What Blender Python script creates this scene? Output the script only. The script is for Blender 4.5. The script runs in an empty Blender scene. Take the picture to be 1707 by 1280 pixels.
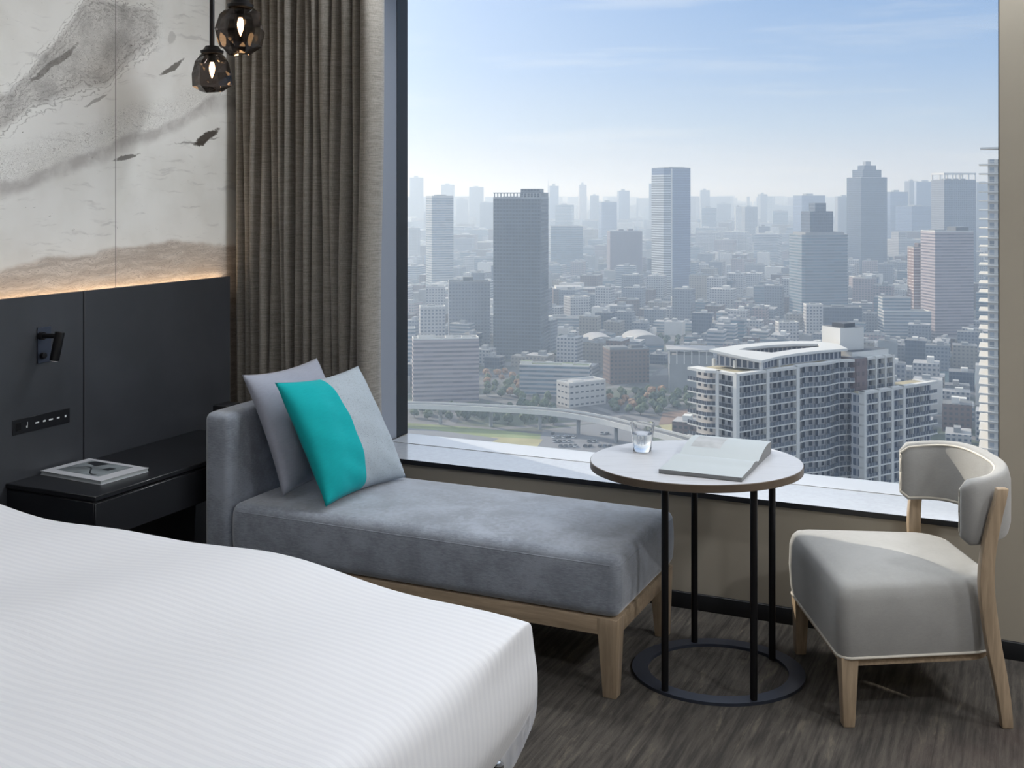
import bpy, bmesh, math, random
from mathutils import Vector, Matrix
rnd = random.Random(7)
PI = math.pi
scene = bpy.context.scene
C = scene.collection

# ------------------------------------------------------------------ view geometry
H = 1.55                                     # eye height above the carpet
FPX, CX, HY = 1880.0, 853.5, 325.0           # focal length, centre and horizon of a 1707 x 1280 frame
TH = math.atan(867 / 1880)
FW = Vector((-math.sin(TH), math.cos(TH), 0))
RT = Vector((math.cos(TH), math.sin(TH), 0))
GZ = -146.0                                  # street level below the room floor


def W(u, D, z=None):
    """point of the city at bearing u and distance D (metres along the view)"""
    p = FW * D + RT * ((u - CX) / FPX * D)
    return Vector((p.x, p.y, GZ if z is None else z))


def zat(v, D):
    return H - (v - HY) / FPX * D


def Dg(v):
    return (H - GZ) * FPX / (v - HY)


# ------------------------------------------------------------------ node helpers
def new_mat(name):
    m = bpy.data.materials.new(name)
    m.use_nodes = True
    nt = m.node_tree
    for n in list(nt.nodes):
        nt.nodes.remove(n)
    return m, nt


class NT:
    def __init__(s, nt):
        s.nt = nt

    def n(s, t, **kw):
        o = s.nt.nodes.new(t)
        for k, v in kw.items():
            setattr(o, k, v)
        return o

    def put(s, sock, v):
        if isinstance(v, bpy.types.NodeSocket):
            s.nt.links.new(v, sock)
        elif v is not None:
            sock.default_value = v

    def m(s, op, a, b=None, c=None, clamp=False):
        o = s.n('ShaderNodeMath', operation=op, use_clamp=clamp)
        s.put(o.inputs[0], a)
        if b is not None:
            s.put(o.inputs[1], b)
        if c is not None:
            s.put(o.inputs[2], c)
        return o.outputs[0]

    def mix(s, f, a, b, blend='MIX'):
        o = s.n('ShaderNodeMix', data_type='RGBA', blend_type=blend)
        s.put(o.inputs[0], f)
        s.put(o.inputs[6], col(a) if isinstance(a, tuple) else a)
        s.put(o.inputs[7], col(b) if isinstance(b, tuple) else b)
        return o.outputs[2]

    def ss(s, x, lo, hi, a=0.0, b=1.0):
        o = s.n('ShaderNodeMapRange', interpolation_type='SMOOTHSTEP')
        s.put(o.inputs[0], x)
        for i, v in zip((1, 2, 3, 4), (lo, hi, a, b)):
            s.put(o.inputs[i], v)
        return o.outputs[0]

    def noise(s, vec, scale, detail=3.0, rough=.5, dist=0.0, dim='3D'):
        o = s.n('ShaderNodeTexNoise', noise_dimensions=dim)
        if vec is not None:
            s.put(o.inputs['Vector'], vec)
        o.inputs['Scale'].default_value = scale
        o.inputs['Detail'].default_value = detail
        o.inputs['Roughness'].default_value = rough
        o.inputs['Distortion'].default_value = dist
        return o.outputs[0]

    def mapping(s, vec, scale=(1, 1, 1), rot=(0, 0, 0), loc=(0, 0, 0)):
        o = s.n('ShaderNodeMapping')
        s.put(o.inputs[0], vec)
        o.inputs['Location'].default_value = loc
        o.inputs['Rotation'].default_value = rot
        o.inputs['Scale'].default_value = scale
        return o.outputs[0]

    def obj(s):
        return s.n('ShaderNodeTexCoord').outputs['Object']

    def uv(s):
        return s.n('ShaderNodeTexCoord').outputs['UV']

    def pos(s):
        return s.n('ShaderNodeNewGeometry').outputs['Position']

    def xyz(s, v):
        o = s.n('ShaderNodeSeparateXYZ')
        s.put(o.inputs[0], v)
        return o.outputs

    def bump(s, h, strength, dist=.01):
        o = s.n('ShaderNodeBump')
        o.inputs['Strength'].default_value = strength
        o.inputs['Distance'].default_value = dist
        s.put(o.inputs['Height'], h)
        return o.outputs[0]

    def pbr(s, base, rough=.6, metal=0.0, normal=None, sheen=0.0, spec=.5, coat=0.0, **kw):
        o = s.n('ShaderNodeBsdfPrincipled')
        s.put(o.inputs['Base Color'], col(base) if isinstance(base, tuple) else base)
        s.put(o.inputs['Roughness'], rough)
        s.put(o.inputs['Metallic'], metal)
        if normal is not None:
            s.put(o.inputs['Normal'], normal)
        o.inputs['Sheen Weight'].default_value = sheen
        o.inputs['Sheen Roughness'].default_value = .4
        o.inputs['Specular IOR Level'].default_value = spec
        o.inputs['Coat Weight'].default_value = coat
        for k, v in kw.items():
            s.put(o.inputs[k], v)
        return o.outputs[0]

    def out(s, sh, vol=None):
        o = s.n('ShaderNodeOutputMaterial')
        if sh is not None:
            s.nt.links.new(sh, o.inputs['Surface'])
        if vol is not None:
            s.nt.links.new(vol, o.inputs['Volume'])


def col(c):
    return (c[0], c[1], c[2], 1.0)


def srgb(r, g, b):
    f = lambda x: (x / 255 / 12.92) if x / 255 <= .04045 else ((x / 255 + .055) / 1.055) ** 2.4
    return (f(r), f(g), f(b))


def simple(name, base, rough=.6, metal=0.0, var=.0, scale=20, bump=0.0, bscale=200, spec=.5, sheen=0, coat=0):
    m, nt = new_mat(name)
    t = NT(nt)
    b = base
    o = t.obj()
    if var:
        n = t.noise(o, scale, 4)
        b = t.mix(t.ss(n, .3, .7), tuple(c * (1 - var) for c in base), tuple(min(1, c * (1 + var)) for c in base))
    nm = t.bump(t.noise(o, bscale, 2), bump, .002) if bump else None
    t.out(t.pbr(b, rough, metal, nm, sheen, spec, coat))
    return m


def emit(name, c, s):
    m, nt = new_mat(name)
    t = NT(nt)
    e = t.n('ShaderNodeEmission')
    e.inputs[0].default_value = col(c)
    e.inputs[1].default_value = s
    t.out(e.outputs[0])
    return m


def fabric(name, base, var=.12, vscale=6, weave=900, bump=.25, sheen=.3, fleck=0.0, rough=.9, tone=None):
    m, nt = new_mat(name)
    t = NT(nt)
    o = t.obj()
    n1 = t.noise(o, vscale, 5, .6, .4)
    n2 = t.noise(t.mapping(o, (1, 1, 4)), vscale * 9, 4, .65)
    dark = tuple(c * (1 - var) for c in base)
    lite = tone or tuple(min(1, c * (1 + var)) for c in base)
    c = t.mix(t.ss(t.m('ADD', t.m('MULTIPLY', n1, .6), t.m('MULTIPLY', n2, .4)), .36, .64), dark, lite)
    w = t.noise(o, weave, 1)
    if fleck:
        f = t.noise(o, 260, 2, .7)
        c = t.mix(t.m('MULTIPLY', t.ss(f, .56, .68), fleck), c, tuple(x * .35 for x in base))
    t.out(t.pbr(c, rough, 0, t.bump(w, bump, .002), sheen, .2))
    return m


def wood(name, base, axis=2, dark=.7, scale=14):
    m, nt = new_mat(name)
    t = NT(nt)
    sc = [1, 1, 1]
    sc[axis] = .07
    o = t.mapping(t.obj(), tuple(sc))
    n = t.noise(o, scale * 5, 5, .6, .5)
    n2 = t.noise(o, scale * 22, 2)
    c = t.mix(t.ss(n, .3, .7), tuple(x * dark for x in base), base)
    c = t.mix(t.m('MULTIPLY', t.ss(n2, .5, .7), .3), c, tuple(x * .6 for x in base))
    t.out(t.pbr(c, .36, 0, t.bump(n2, .05, .001), 0, .45))
    return m


# ------------------------------------------------------------------ mesh helpers
class MB:
    """collects quads and polygons with metre UVs, links them as one mesh object"""

    def __init__(s):
        s.v, s.f, s.uv, s.mi = [], [], [], []

    def poly(s, pts, uvs=None, mi=0):
        b = len(s.v)
        s.v += [tuple(p) for p in pts]
        s.f.append(tuple(range(b, b + len(pts))))
        s.uv.append(uvs or [(0, 0)] * len(pts))
        s.mi.append(mi)

    def prism(s, plan, z0, z1, mi=0, top=0, bottom=True, u0=0):
        """vertical prism on a counter-clockwise plan; walls get (run, z) UVs"""
        n = len(plan)
        run = u0
        for i in range(n):
            a, b = plan[i], plan[(i + 1) % n]
            L = math.hypot(b[0] - a[0], b[1] - a[1])
            s.poly([(a[0], a[1], z0), (b[0], b[1], z0), (b[0], b[1], z1), (a[0], a[1], z1)],
                   [(run, z0), (run + L, z0), (run + L, z1), (run, z1)], mi)
            run += L
        s.poly([(p[0], p[1], z1) for p in plan], [(p[0], p[1]) for p in plan], top)
        if bottom:
            s.poly([(p[0], p[1], z0) for p in reversed(plan)], None, top)

    def box(s, x0, x1, y0, y1, z0, z1, mi=0, top=None):
        s.prism([(x0, y0), (x1, y0), (x1, y1), (x0, y1)], z0, z1, mi, mi if top is None else top)

    def tube(s, p0, p1, r, n=14, r1=None, cap=True):
        p0, p1 = Vector(p0), Vector(p1)
        r1 = r if r1 is None else r1
        d = (p1 - p0).normalized()
        a = d.orthogonal().normalized()
        b = d.cross(a)
        ra = [p0 + (a * math.cos(2 * PI * i / n) + b * math.sin(2 * PI * i / n)) * r for i in range(n)]
        rb = [p1 + (a * math.cos(2 * PI * i / n) + b * math.sin(2 * PI * i / n)) * r1 for i in range(n)]
        for i in range(n):
            j = (i + 1) % n
            s.poly([ra[i], ra[j], rb[j], rb[i]])
        if cap:
            s.poly(list(reversed(ra)))
            s.poly(rb)

    def lathe(s, prof, n=32, cx=0, cy=0, cap0=True, cap1=True, phase=0):
        rings = [[(cx + r * math.cos(2 * PI * i / n + phase), cy + r * math.sin(2 * PI * i / n + phase), z) for i in range(n)] for r, z in prof]
        for a, b in zip(rings, rings[1:]):
            for i in range(n):
                j = (i + 1) % n
                s.poly([a[i], a[j], b[j], b[i]])
        if cap0:
            s.poly(list(reversed(rings[0])))
        if cap1:
            s.poly(rings[-1])

    def grid(s, fn, nu, nv, closed_u=False):
        P = [[fn(i / nu, j / nv) for j in range(nv + 1)] for i in range(nu + 1)]
        for i in range(nu):
            for j in range(nv):
                s.poly([P[i][j], P[i + 1][j], P[i + 1][j + 1], P[i][j + 1]],
                       [(i / nu, j / nv), ((i + 1) / nu, j / nv), ((i + 1) / nu, (j + 1) / nv), (i / nu, (j + 1) / nv)])

    def build(s, name, mat, parent=None, smooth=False, merge=1e-5, bevel=0, seg=3, angle=40, sub=0, fixn=True):
        me = bpy.data.meshes.new(name)
        me.from_pydata(s.v, [], s.f)
        ul = me.uv_layers.new(name='UVMap')
        k = 0
        for uvs in s.uv:
            for c in uvs:
                ul.data[k].uv = c
                k += 1
        for p, mi in zip(me.polygons, s.mi):
            p.material_index = mi
        bm = bmesh.new()
        bm.from_mesh(me)
        if merge:
            bmesh.ops.remove_doubles(bm, verts=bm.verts, dist=merge)
        if fixn:
            bmesh.ops.recalc_face_normals(bm, faces=bm.faces)
        if bevel:
            es = [e for e in bm.edges if len(e.link_faces) == 2 and e.calc_face_angle(0) > math.radians(30)]
            bmesh.ops.bevel(bm, geom=es, offset=bevel, segments=seg, profile=.5, affect='EDGES', clamp_overlap=True)
        bm.to_mesh(me)
        bm.free()
        if smooth or bevel:
            for p in me.polygons:
                p.use_smooth = True
            me.set_sharp_from_angle(angle=math.radians(angle))
        o = bpy.data.objects.new(name, me)
        for mm in (mat if isinstance(mat, (list, tuple)) else [mat]):
            me.materials.append(mm)
        C.objects.link(o)
        if parent is not None:
            o.parent = parent
        if sub:
            md = o.modifiers.new('smooth', 'SUBSURF')
            md.levels = md.render_levels = sub
        return o


def thing(name, label, cat, loc=(0, 0, 0), rz=0, group=None):
    o = bpy.data.objects.new(name, None)
    C.objects.link(o)
    o.location = loc
    o.rotation_euler = (0, 0, rz)
    o.empty_display_size = .1
    return tag(o, label, cat, group)


def tag(o, label, cat, group=None, kind=None):
    o['label'] = label
    o['category'] = cat
    if group:
        o['group'] = group
    if kind:
        o['kind'] = kind
    return o


def struct(o):
    o['kind'] = 'structure'
    return o


def dup(root, loc, rz=None, label=None, group=None, scale=None):
    r = root.copy()
    C.objects.link(r)
    r.location = loc
    if rz is not None:
        r.rotation_euler = (0, 0, rz)
    if scale:
        r.scale = scale
    if label:
        r['label'] = label
    if group:
        r['group'] = group
    for ch in list(root.children):
        c = ch.copy()
        C.objects.link(c)
        c.parent = r
        for g in list(ch.children):
            d = g.copy()
            C.objects.link(d)
            d.parent = c
    return r


# ------------------------------------------------------------------ interior materials
M = {}
M['paint'] = simple('beige_paint', srgb(166, 159, 146), .75, var=.03, scale=3)
M['ceiling'] = simple('ceiling_paint', (.72, .71, .69), .8)
M['black_trim'] = simple('black_trim', (.012, .013, .016), .4)
M['panel'] = simple('charcoal_panel', (.048, .052, .061), .42, var=.12, scale=4, spec=.6)
M['night'] = simple('black_lacquer', (.014, .015, .018), .3, spec=.5)
M['frame_dark'] = simple('dark_aluminium', (.016, .019, .024), .35, .3)
M['frame_grey'] = simple('grey_aluminium', srgb(150, 155, 165), .4, .2)
M['sill'] = simple('sill_stone', srgb(186, 189, 194), .15, 0, var=.04, scale=60, spec=.7)
M['sill_base'] = simple('sill_aluminium', srgb(205, 207, 210), .18, .1)
M['velvet'] = fabric('grey_velvet', srgb(148, 155, 167), .24, 7, 700, .3, .9)
M['velvet_back'] = fabric('grey_velvet_cushion', srgb(160, 164, 178), .06, 5, 900, .2, .5)
M['tweed'] = fabric('grey_tweed', srgb(172, 182, 190), .05, 6, 700, .3, .15, fleck=.6)
M['teal'] = fabric('teal_cotton', srgb(20, 168, 172), .06, 4, 1000, .12, .1)
M['chair'] = fabric('chair_grey_cloth', srgb(156, 156, 155), .05, 8, 900, .25, .35)
M['piping'] = simple('cream_piping', srgb(205, 200, 190), .7)
M['oak_z'] = wood('pale_oak_upright', srgb(178, 158, 134), 2)
M['oak_x'] = wood('pale_oak_rail', srgb(178, 158, 134), 0)
M['black_metal'] = simple('black_metal', (.012, .012, .014), .4, .5)
M['ring_metal'] = simple('slate_metal', srgb(72, 78, 92), .35, .55)
M['table_top'] = wood('pale_laminate', srgb(194, 195, 199), 0, .97, 8)
M['table_rim'] = wood('taupe_edge', srgb(104, 92, 80), 0, .85, 10)
M['paper'] = simple('page_paper', srgb(180, 187, 190), .7)
M['paper_edge'] = simple('page_edge', srgb(128, 130, 132), .8)
M['cover_grey'] = simple('magazine_cover', srgb(198, 200, 206), .5)
M['photo_grey'] = simple('cover_photo', srgb(128, 136, 140), .4, var=.35, scale=14)
M['photo_dark'] = simple('cover_photo_ink', srgb(40, 44, 48), .4)
M['chrome'] = simple('chrome', (.6, .62, .65), .15, 1)
M['mattress'] = simple('mattress_cloth', (.6, .6, .62), .8)
M['bedbase'] = simple('bed_base_cloth', (.02, .02, .022), .8)
M['icon'] = simple('icon_white', (.75, .78, .8), .5)
M['white_lamp'] = simple('lamp_white', (.8, .8, .8), .5)


def m_duvet():
    m, nt = new_mat('white_striped_duvet')
    t = NT(nt)
    o = t.obj()
    x, y, z = t.xyz(o)
    w = t.m('SINE', t.m('MULTIPLY', y, 2 * PI / .021))
    st = t.ss(w, -.5, .6)
    c = t.mix(st, (.775, .79, .835), (.805, .82, .86))
    wr = t.noise(t.mapping(o, (1, 2.2, 1)), 5, 4, .5, .5)
    h = t.m('ADD', t.m('MULTIPLY', st, .045), t.m('MULTIPLY', wr, .9))
    t.out(t.pbr(c, t.m('SUBTRACT', .62, t.m('MULTIPLY', st, .14)), 0, t.bump(h, .35, .012), .15, .3))
    return m


M['duvet'] = m_duvet()


def m_carpet():
    m, nt = new_mat('streaked_carpet')
    t = NT(nt)
    o = t.obj()
    s = t.noise(t.mapping(o, (1, .05, 1)), 70, 4, .6, .15)
    s2 = t.noise(t.mapping(o, (1, .16, 1)), 26, 4, .7, .4)
    p = t.noise(o, 1.1, 3, .6)
    sp = t.noise(o, 420, 2, .7)
    f = t.m('ADD', t.m('MULTIPLY', s, .55), t.m('MULTIPLY', s2, .45))
    c = t.mix(t.ss(f, .36, .62), srgb(60, 56, 53), srgb(102, 96, 89))
    c = t.mix(t.m('MULTIPLY', t.ss(s2, .56, .7), .55), c, srgb(136, 126, 112))
    x, y, z = t.xyz(o)
    c = t.mix(t.m('MULTIPLY', t.ss(t.m('ADD', p, t.m('MULTIPLY', x, .22)), .42, .7), .35), c, srgb(96, 72, 68))
    # carpet planks laid along the room
    br = t.n('ShaderNodeTexBrick')
    t.put(br.inputs['Vector'], t.mapping(o, (1, 1, 1), (0, 0, PI / 2)))
    br.inputs['Scale'].default_value = 1
    br.inputs['Brick Width'].default_value = 1.0
    br.inputs['Row Height'].default_value = .25
    br.inputs['Mortar Size'].default_value = .0012
    for i, v in ((0, .78), (1, 1.0), (2, .55)):
        br.inputs[1 + i].default_value = (v, v, v, 1)
    c = t.mix(.8, c, br.outputs[0], 'MULTIPLY')
    c = t.mix(t.m('MULTIPLY', t.ss(sp, .5, .66), .4), c, srgb(40, 38, 36))
    t.out(t.pbr(c, .95, 0, t.bump(t.m('ADD', sp, f), .9, .006), .1, .1))
    return m


M['carpet'] = m_carpet()


def wall_yz(u, v):
    """bearing u, height v of the photograph on the headboard wall, x = -3.25"""
    d = FW + RT * ((u - CX) / FPX)
    k = -3.25 / d.x
    return d.y * k, H + (HY - v) / FPX * k


def m_marble():
    m, nt = new_mat('ink_marbled_mural')
    t = NT(nt)
    o = t.pos()
    nz = t.n('ShaderNodeTexNoise')
    t.put(nz.inputs['Vector'], o)
    nz.inputs['Scale'].default_value = 5
    nz.inputs['Detail'].default_value = 5
    wob = t.n('ShaderNodeVectorMath', operation='MULTIPLY_ADD')
    t.put(wob.inputs[0], nz.outputs[1])
    wob.inputs[1].default_value = (.0, .09, .09)
    wob.inputs[2].default_value = (0, -.045, -.045)
    add = t.n('ShaderNodeVectorMath', operation='ADD')
    t.put(add.inputs[0], o)
    t.put(add.inputs[1], wob.outputs[0])
    P = add.outputs[0]
    x, y, z = t.xyz(P)

    def curve(pts):
        """z of a line through photograph points, as a function of y"""
        q = sorted(wall_yz(*p) for p in pts)
        ys = t.m('DIVIDE', t.m('SUBTRACT', y, 2.0), 2.2, clamp=True)
        n = t.n('ShaderNodeFloatCurve')
        cv = n.mapping.curves[0]
        q = [((a - 2.0) / 2.2, (b - .5) / 2.5) for a, b in q]
        q = [(0.0, q[0][1])] + q + [(1.0, q[-1][1])]
        while len(cv.points) < len(q):
            cv.points.new(.5, .5)
        for pt, (a, b) in zip(cv.points, q):
            pt.location = (min(max(a, 0), 1), min(max(b, 0), 1))
            pt.handle_type = 'AUTO_CLAMPED'
        n.mapping.update()
        t.put(n.inputs[1], ys)
        return t.m('ADD', t.m('MULTIPLY', n.outputs[0], 2.5), .5)

    fine = t.noise(t.mapping(P, (1, 1, 2.0), (.5, 0, 0)), 16, 3.2, .56, 1.2)
    lines = t.m('ABSOLUTE', t.m('SUBTRACT', t.m('FRACT', t.m('MULTIPLY', fine, 16)), .5))
    lines = t.ss(lines, .02, .17, 1, 0)
    big = t.noise(P, 3.2, 4)
    base = t.mix(t.ss(big, .35, .7), srgb(243, 243, 240), srgb(230, 229, 224))
    # A: the grey river that rises to the top
    up = curve([(0, 150), (40, 132), (75, 92), (110, 45), (160, -5)])
    lo = curve([(-10, 218), (60, 186), (130, 150), (170, 140), (205, 108), (225, 96), (255, 70), (300, -40)])
    A = t.m('MULTIPLY', t.ss(t.m('SUBTRACT', up, z), -.006, .02), t.ss(t.m('SUBTRACT', z, lo), -.01, .03))
    yr = wall_yz(262, 40)[0]
    A = t.m('MULTIPLY', A, t.ss(t.m('SUBTRACT', yr, y), -.01, .05))
    mott = t.noise(P, 9, 4, .6)
    ca = t.mix(t.ss(mott, .35, .62), srgb(178, 176, 173), srgb(214, 212, 208))
    ca = t.mix(t.m('MULTIPLY', lines, .75), ca, srgb(112, 108, 104))
    c = t.mix(t.m('MULTIPLY', A, .9), base, ca)
    rim = t.m('SUBTRACT', up, z)                # ink contours that follow the river's edges
    for dd in (rim, t.m('SUBTRACT', z, lo)):
        ct = t.m('ABSOLUTE', t.m('SUBTRACT', t.m('FRACT', t.m('ADD', t.m('MULTIPLY', dd, 38), t.m('MULTIPLY', fine, 3))), .5))
        near = t.m('MULTIPLY', t.ss(dd, -.05, -.01), t.ss(dd, .03, .12, 1, 0))
        near = t.m('MULTIPLY', near, t.ss(t.m('SUBTRACT', yr, y), -.04, .04))
        c = t.mix(t.m('MULTIPLY', t.m('MULTIPLY', t.ss(ct, .02, .16, 1, 0), near), .6), c, srgb(128, 124, 120))
    # B: the thinner diagonal vein
    fb = curve([(-10, 312), (100, 283), (190, 246), (280, 215), (380, 172)])
    db = t.m('SUBTRACT', z, fb)
    B = t.m('MULTIPLY', t.ss(db, -.05, -.005), t.ss(db, .012, .04, 1, 0))
    c = t.mix(t.m('MULTIPLY', B, t.ss(mott, .3, .6, .35, .85)), c, srgb(184, 181, 178))
    B2 = t.m('MULTIPLY', t.ss(db, .0, .04), t.ss(db, .10, .16, 1, 0))
    c = t.mix(t.m('MULTIPLY', B2, t.m('MULTIPLY', lines, .6)), c, srgb(150, 146, 142))
    # C: the brown layered band above the headboard
    fc = curve([(-10, 452), (80, 428), (190, 412), (280, 400), (380, 404)])
    dc = t.m('SUBTRACT', fc, z)
    Cc = t.ss(dc, -.004, .02)
    lay = t.noise(t.mapping(P, (1, .5, 4.5)), 11, 3.5, .58, .8)
    ll = t.ss(t.m('ABSOLUTE', t.m('SUBTRACT', t.m('FRACT', t.m('MULTIPLY', lay, 18)), .5)), .02, .2, 1, 0)
    cc = t.mix(t.ss(lay, .35, .65), srgb(214, 205, 196), srgb(186, 175, 165))
    cc = t.mix(t.m('MULTIPLY', ll, .62), cc, srgb(128, 116, 106))
    c = t.mix(t.m('MULTIPLY', Cc, .9), c, cc)
    # faint streaks in the white middle
    fs = t.noise(t.mapping(P, (1, .6, 5), (.16, 0, 0)), 9, 5, .6)
    c = t.mix(t.m('MULTIPLY', t.ss(fs, .57, .72), .4), c, srgb(178, 177, 175))
    # ink specks
    sp = t.noise(t.mapping(P, (1, 1, 2.0), (.35, 0, 0)), 34, 3, .75)
    c = t.mix(t.ss(sp, .71, .74), c, srgb(120, 114, 108))
    # ink blots
    for u, v, lu, lw, ang, k in ((345, 228, 30, 7, 34, .95), (212, 261, 26, 4, 12, .75), (288, 111, 26, 5, 34, .8), (92, 106, 58, 5, 43, .6), (160, 165, 26, 3, 36, .5), (285, 62, 8, 12, 0, .25), (330, 236, 44, 2, 14, .5)):
        cy, cz = wall_yz(u, v)
        k1 = wall_yz(u + 10, v)[0] - wall_yz(u, v)[0]
        dy = t.m('DIVIDE', t.m('SUBTRACT', y, cy), k1 / 10)
        dz = t.m('DIVIDE', t.m('SUBTRACT', z, cz), .0024)
        ca_, sa_ = math.cos(math.radians(ang)), math.sin(math.radians(ang))
        p = t.m('ADD', t.m('MULTIPLY', dy, ca_), t.m('MULTIPLY', dz, sa_))
        q = t.m('SUBTRACT', t.m('MULTIPLY', dz, ca_), t.m('MULTIPLY', dy, sa_))
        r = t.m('ADD', t.m('POWER', t.m('ABSOLUTE', t.m('DIVIDE', p, lu)), 1.6), t.m('POWER', t.m('DIVIDE', q, lw), 2))
        r = t.m('ADD', r, t.m('MULTIPLY', t.m('SUBTRACT', sp, .5), 1.6))
        c = t.mix(t.m('MULTIPLY', t.ss(r, .55, 1.0, 1, 0), k), c, srgb(70, 62, 56))
    # joint between the two mural sheets
    yj = wall_yz(192.5, 200)[0]
    px_, py_, pz_ = t.xyz(o)
    j = t.ss(t.m('ABSOLUTE', t.m('SUBTRACT', py_, yj)), .0008, .003, 1, 0)
    c = t.mix(t.m('MULTIPLY', j, .75), c, srgb(110, 108, 104))
    t.out(t.pbr(c, .5, 0, None, 0, .35))
    return m


M['marble'] = m_marble()


def m_curtain():
    m, nt = new_mat('taupe_linen')
    t = NT(nt)
    o = t.obj()
    sl = t.noise(t.mapping(o, (1, 1, 26)), 14, 4, .65)
    fn = t.noise(t.mapping(o, (6, 6, 1)), 90, 2)
    c = t.mix(t.ss(t.m('ADD', t.m('MULTIPLY', sl, .65), t.m('MULTIPLY', fn, .35)), .36, .64), srgb(124, 120, 114), srgb(160, 155, 148))
    t.out(t.pbr(c, .85, 0, t.bump(sl, .3, .002), .2, .25))
    return m


M['curtain'] = m_curtain()


def m_clear(name, tint=(1, 1, 1)):
    m, nt = new_mat(name)
    t = NT(nt)
    b = t.n('ShaderNodeBsdfTransparent')
    b.inputs[0].default_value = col(tint)
    t.out(b.outputs[0])
    return m


M['pane'] = m_clear('clear_pane', (.97, .98, .98))


def m_smoke():
    m, nt = new_mat('smoked_glass')
    t = NT(nt)
    tr = t.n('ShaderNodeBsdfTransparent')
    tr.inputs[0].default_value = (.32, .29, .28, 1)
    gl = t.n('ShaderNodeBsdfGlossy')
    gl.inputs['Roughness'].default_value = .03
    gl.inputs[0].default_value = (.9, .9, .9, 1)
    fr = t.n('ShaderNodeFresnel')
    fr.inputs[0].default_value = 1.5
    mx = t.n('ShaderNodeMixShader')
    t.put(mx.inputs[0], t.m('MULTIPLY', fr.outputs[0], .8))
    t.put(mx.inputs[1], tr.outputs[0])
    t.put(mx.inputs[2], gl.outputs[0])
    t.out(mx.outputs[0])
    return m


M['smoke'] = m_smoke()


def m_glass(name, ior):
    m, nt = new_mat(name)
    t = NT(nt)
    t.out(t.pbr((1, 1, 1), 0.0, 0, None, 0, .5, **{'Transmission Weight': 1.0, 'IOR': ior}))
    return m


M['glass'] = m_glass('tumbler_glass', 1.45)
M['water'] = m_glass('water', 1.33)
M['bulb'] = emit('bulb_filament', (1.0, .62, .30), 26)
M['led'] = emit('warm_strip_light', (1.0, .66, .36), 9)
M['fill_lens'] = emit('fill_light_lens', (1.0, .93, .85), 6)  # lens glow of the added ceiling fill lamps

# ------------------------------------------------------------------ room shell
XL, XR, YB, YW, ZC = -3.25, 2.1, -2.6, 4.125, 2.75
WX0, WX1, WZ0, WZ1, YG = -2.64, -.10, .44, 2.62, 4.54

b = MB()
b.box(XL - .1, XR + .1, YB - .1, YW + .45, -.12, 0)
struct(b.build('floor', M['carpet']))
b = MB()
b.box(XL - .1, XR + .1, YB - .1, YW + .45, ZC, ZC + .12)
struct(b.build('ceiling', M['ceiling']))
b = MB()
b.box(XL - .12, XL, YB, YW + .45, 0, ZC)
struct(b.build('wall_left', M['marble']))
b = MB()
b.box(XR, XR + .12, YB, YW + .45, 0, ZC)
struct(b.build('wall_right', M['paint']))
b = MB()
b.box(XL, XR, YB - .12, YB, 0, ZC)
struct(b.build('wall_front', M['paint']))
b = MB()                                     # the window wall: apron, two piers and the lintel
b.box(XL, XR, YW, YW + .43, 0, WZ0 - .02)
b.box(XL, WX0 - .03, YW, YW + .43, WZ0 - .02, ZC)
b.box(WX1, XR, YW, YW + .43, WZ0 - .02, ZC)
b.box(WX0 - .03, WX1, YW, YW + .43, WZ1, ZC)
b.box(XL - .12, -2.695, YW + .431, 4.65, -1, ZC + .12)      # unseen outer blocks; left one added to cut the sun on the chair
b.box(WX1 + .02, XR, YW + .431, 4.59, -1, ZC + .12)
struct(b.build('wall_back', M['paint'], merge=0))
b = MB()
b.box(XL + .06, XR - .001, YW - .014, YW, 0, .06)
struct(b.build('baseboard_back', M['black_trim'], bevel=.003))
b = MB()
b.box(WX0 - .03, WX1, YW - .012, 4.38, WZ0 - .02, WZ0, 0, 1)
struct(b.build('trim_1', [M['black_trim'], M['sill']]))

win = bpy.data.objects.new('window_1', None)
C.objects.link(win)
struct(win)
b = MB()
b.box(WX0 - .03, WX0, YW + .002, YG - .075, WZ0, WZ1)
b.box(WX0 - .03, WX0, YW - .006, YW + .002, WZ0, WZ1)
b.build('window_reveal', M['frame_grey'], win)
b = MB()
b.box(WX0 - .03, WX0 + .002, YG - .075, YG + .02, WZ0 + .001, WZ1)
b.box(WX1 - .012, WX1, YG - .06, YG + .02, WZ0 + .001, WZ1)
b.box(WX0, WX1, YG - .06, YG + .02, WZ1 - .05, WZ1)
b.build('window_frame', M['frame_dark'], win)
b = MB()
b.box(WX0 + .0125, WX1, 4.382, YG + .02, WZ0 - .02, WZ0 + .002)
b.build('window_base', M['sill_base'], win)
b = MB()
b.box(WX0 + .012, WX1 - .012, YG, YG + .008, WZ0 + .002, WZ1 - .05)
b.build('window_pane', M['pane'], win)

# headboard panelling, floor to 1.19 m, with a hidden warm strip light behind its top edge
hb = thing('headboard', 'matte charcoal panelling behind the bed under the marbled mural', 'headboard', (XL, 0, 0))
yseam = 3.14
for k, (y0, y1) in enumerate(((yseam, 3.985), (.9, yseam), (-1.2, .9))):
    b = MB()
    b.box(.035, .05, y0 + .003, y1 - .003, .015, 1.193)
    b.build('panel', M['panel'], hb, bevel=.0015, seg=1)
b = MB()
b.box(.002, .034, -1.2, 3.985, .003, 1.15)
b.box(.0312, .0345, -1.2, 3.985, 1.15, 1.188)
b.build('backing', M['night'], hb)
b = MB()
b.box(.004, .03, -1.1, 3.98, 1.152, 1.164)
b.build('strip_light', M['led'], hb)

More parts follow.
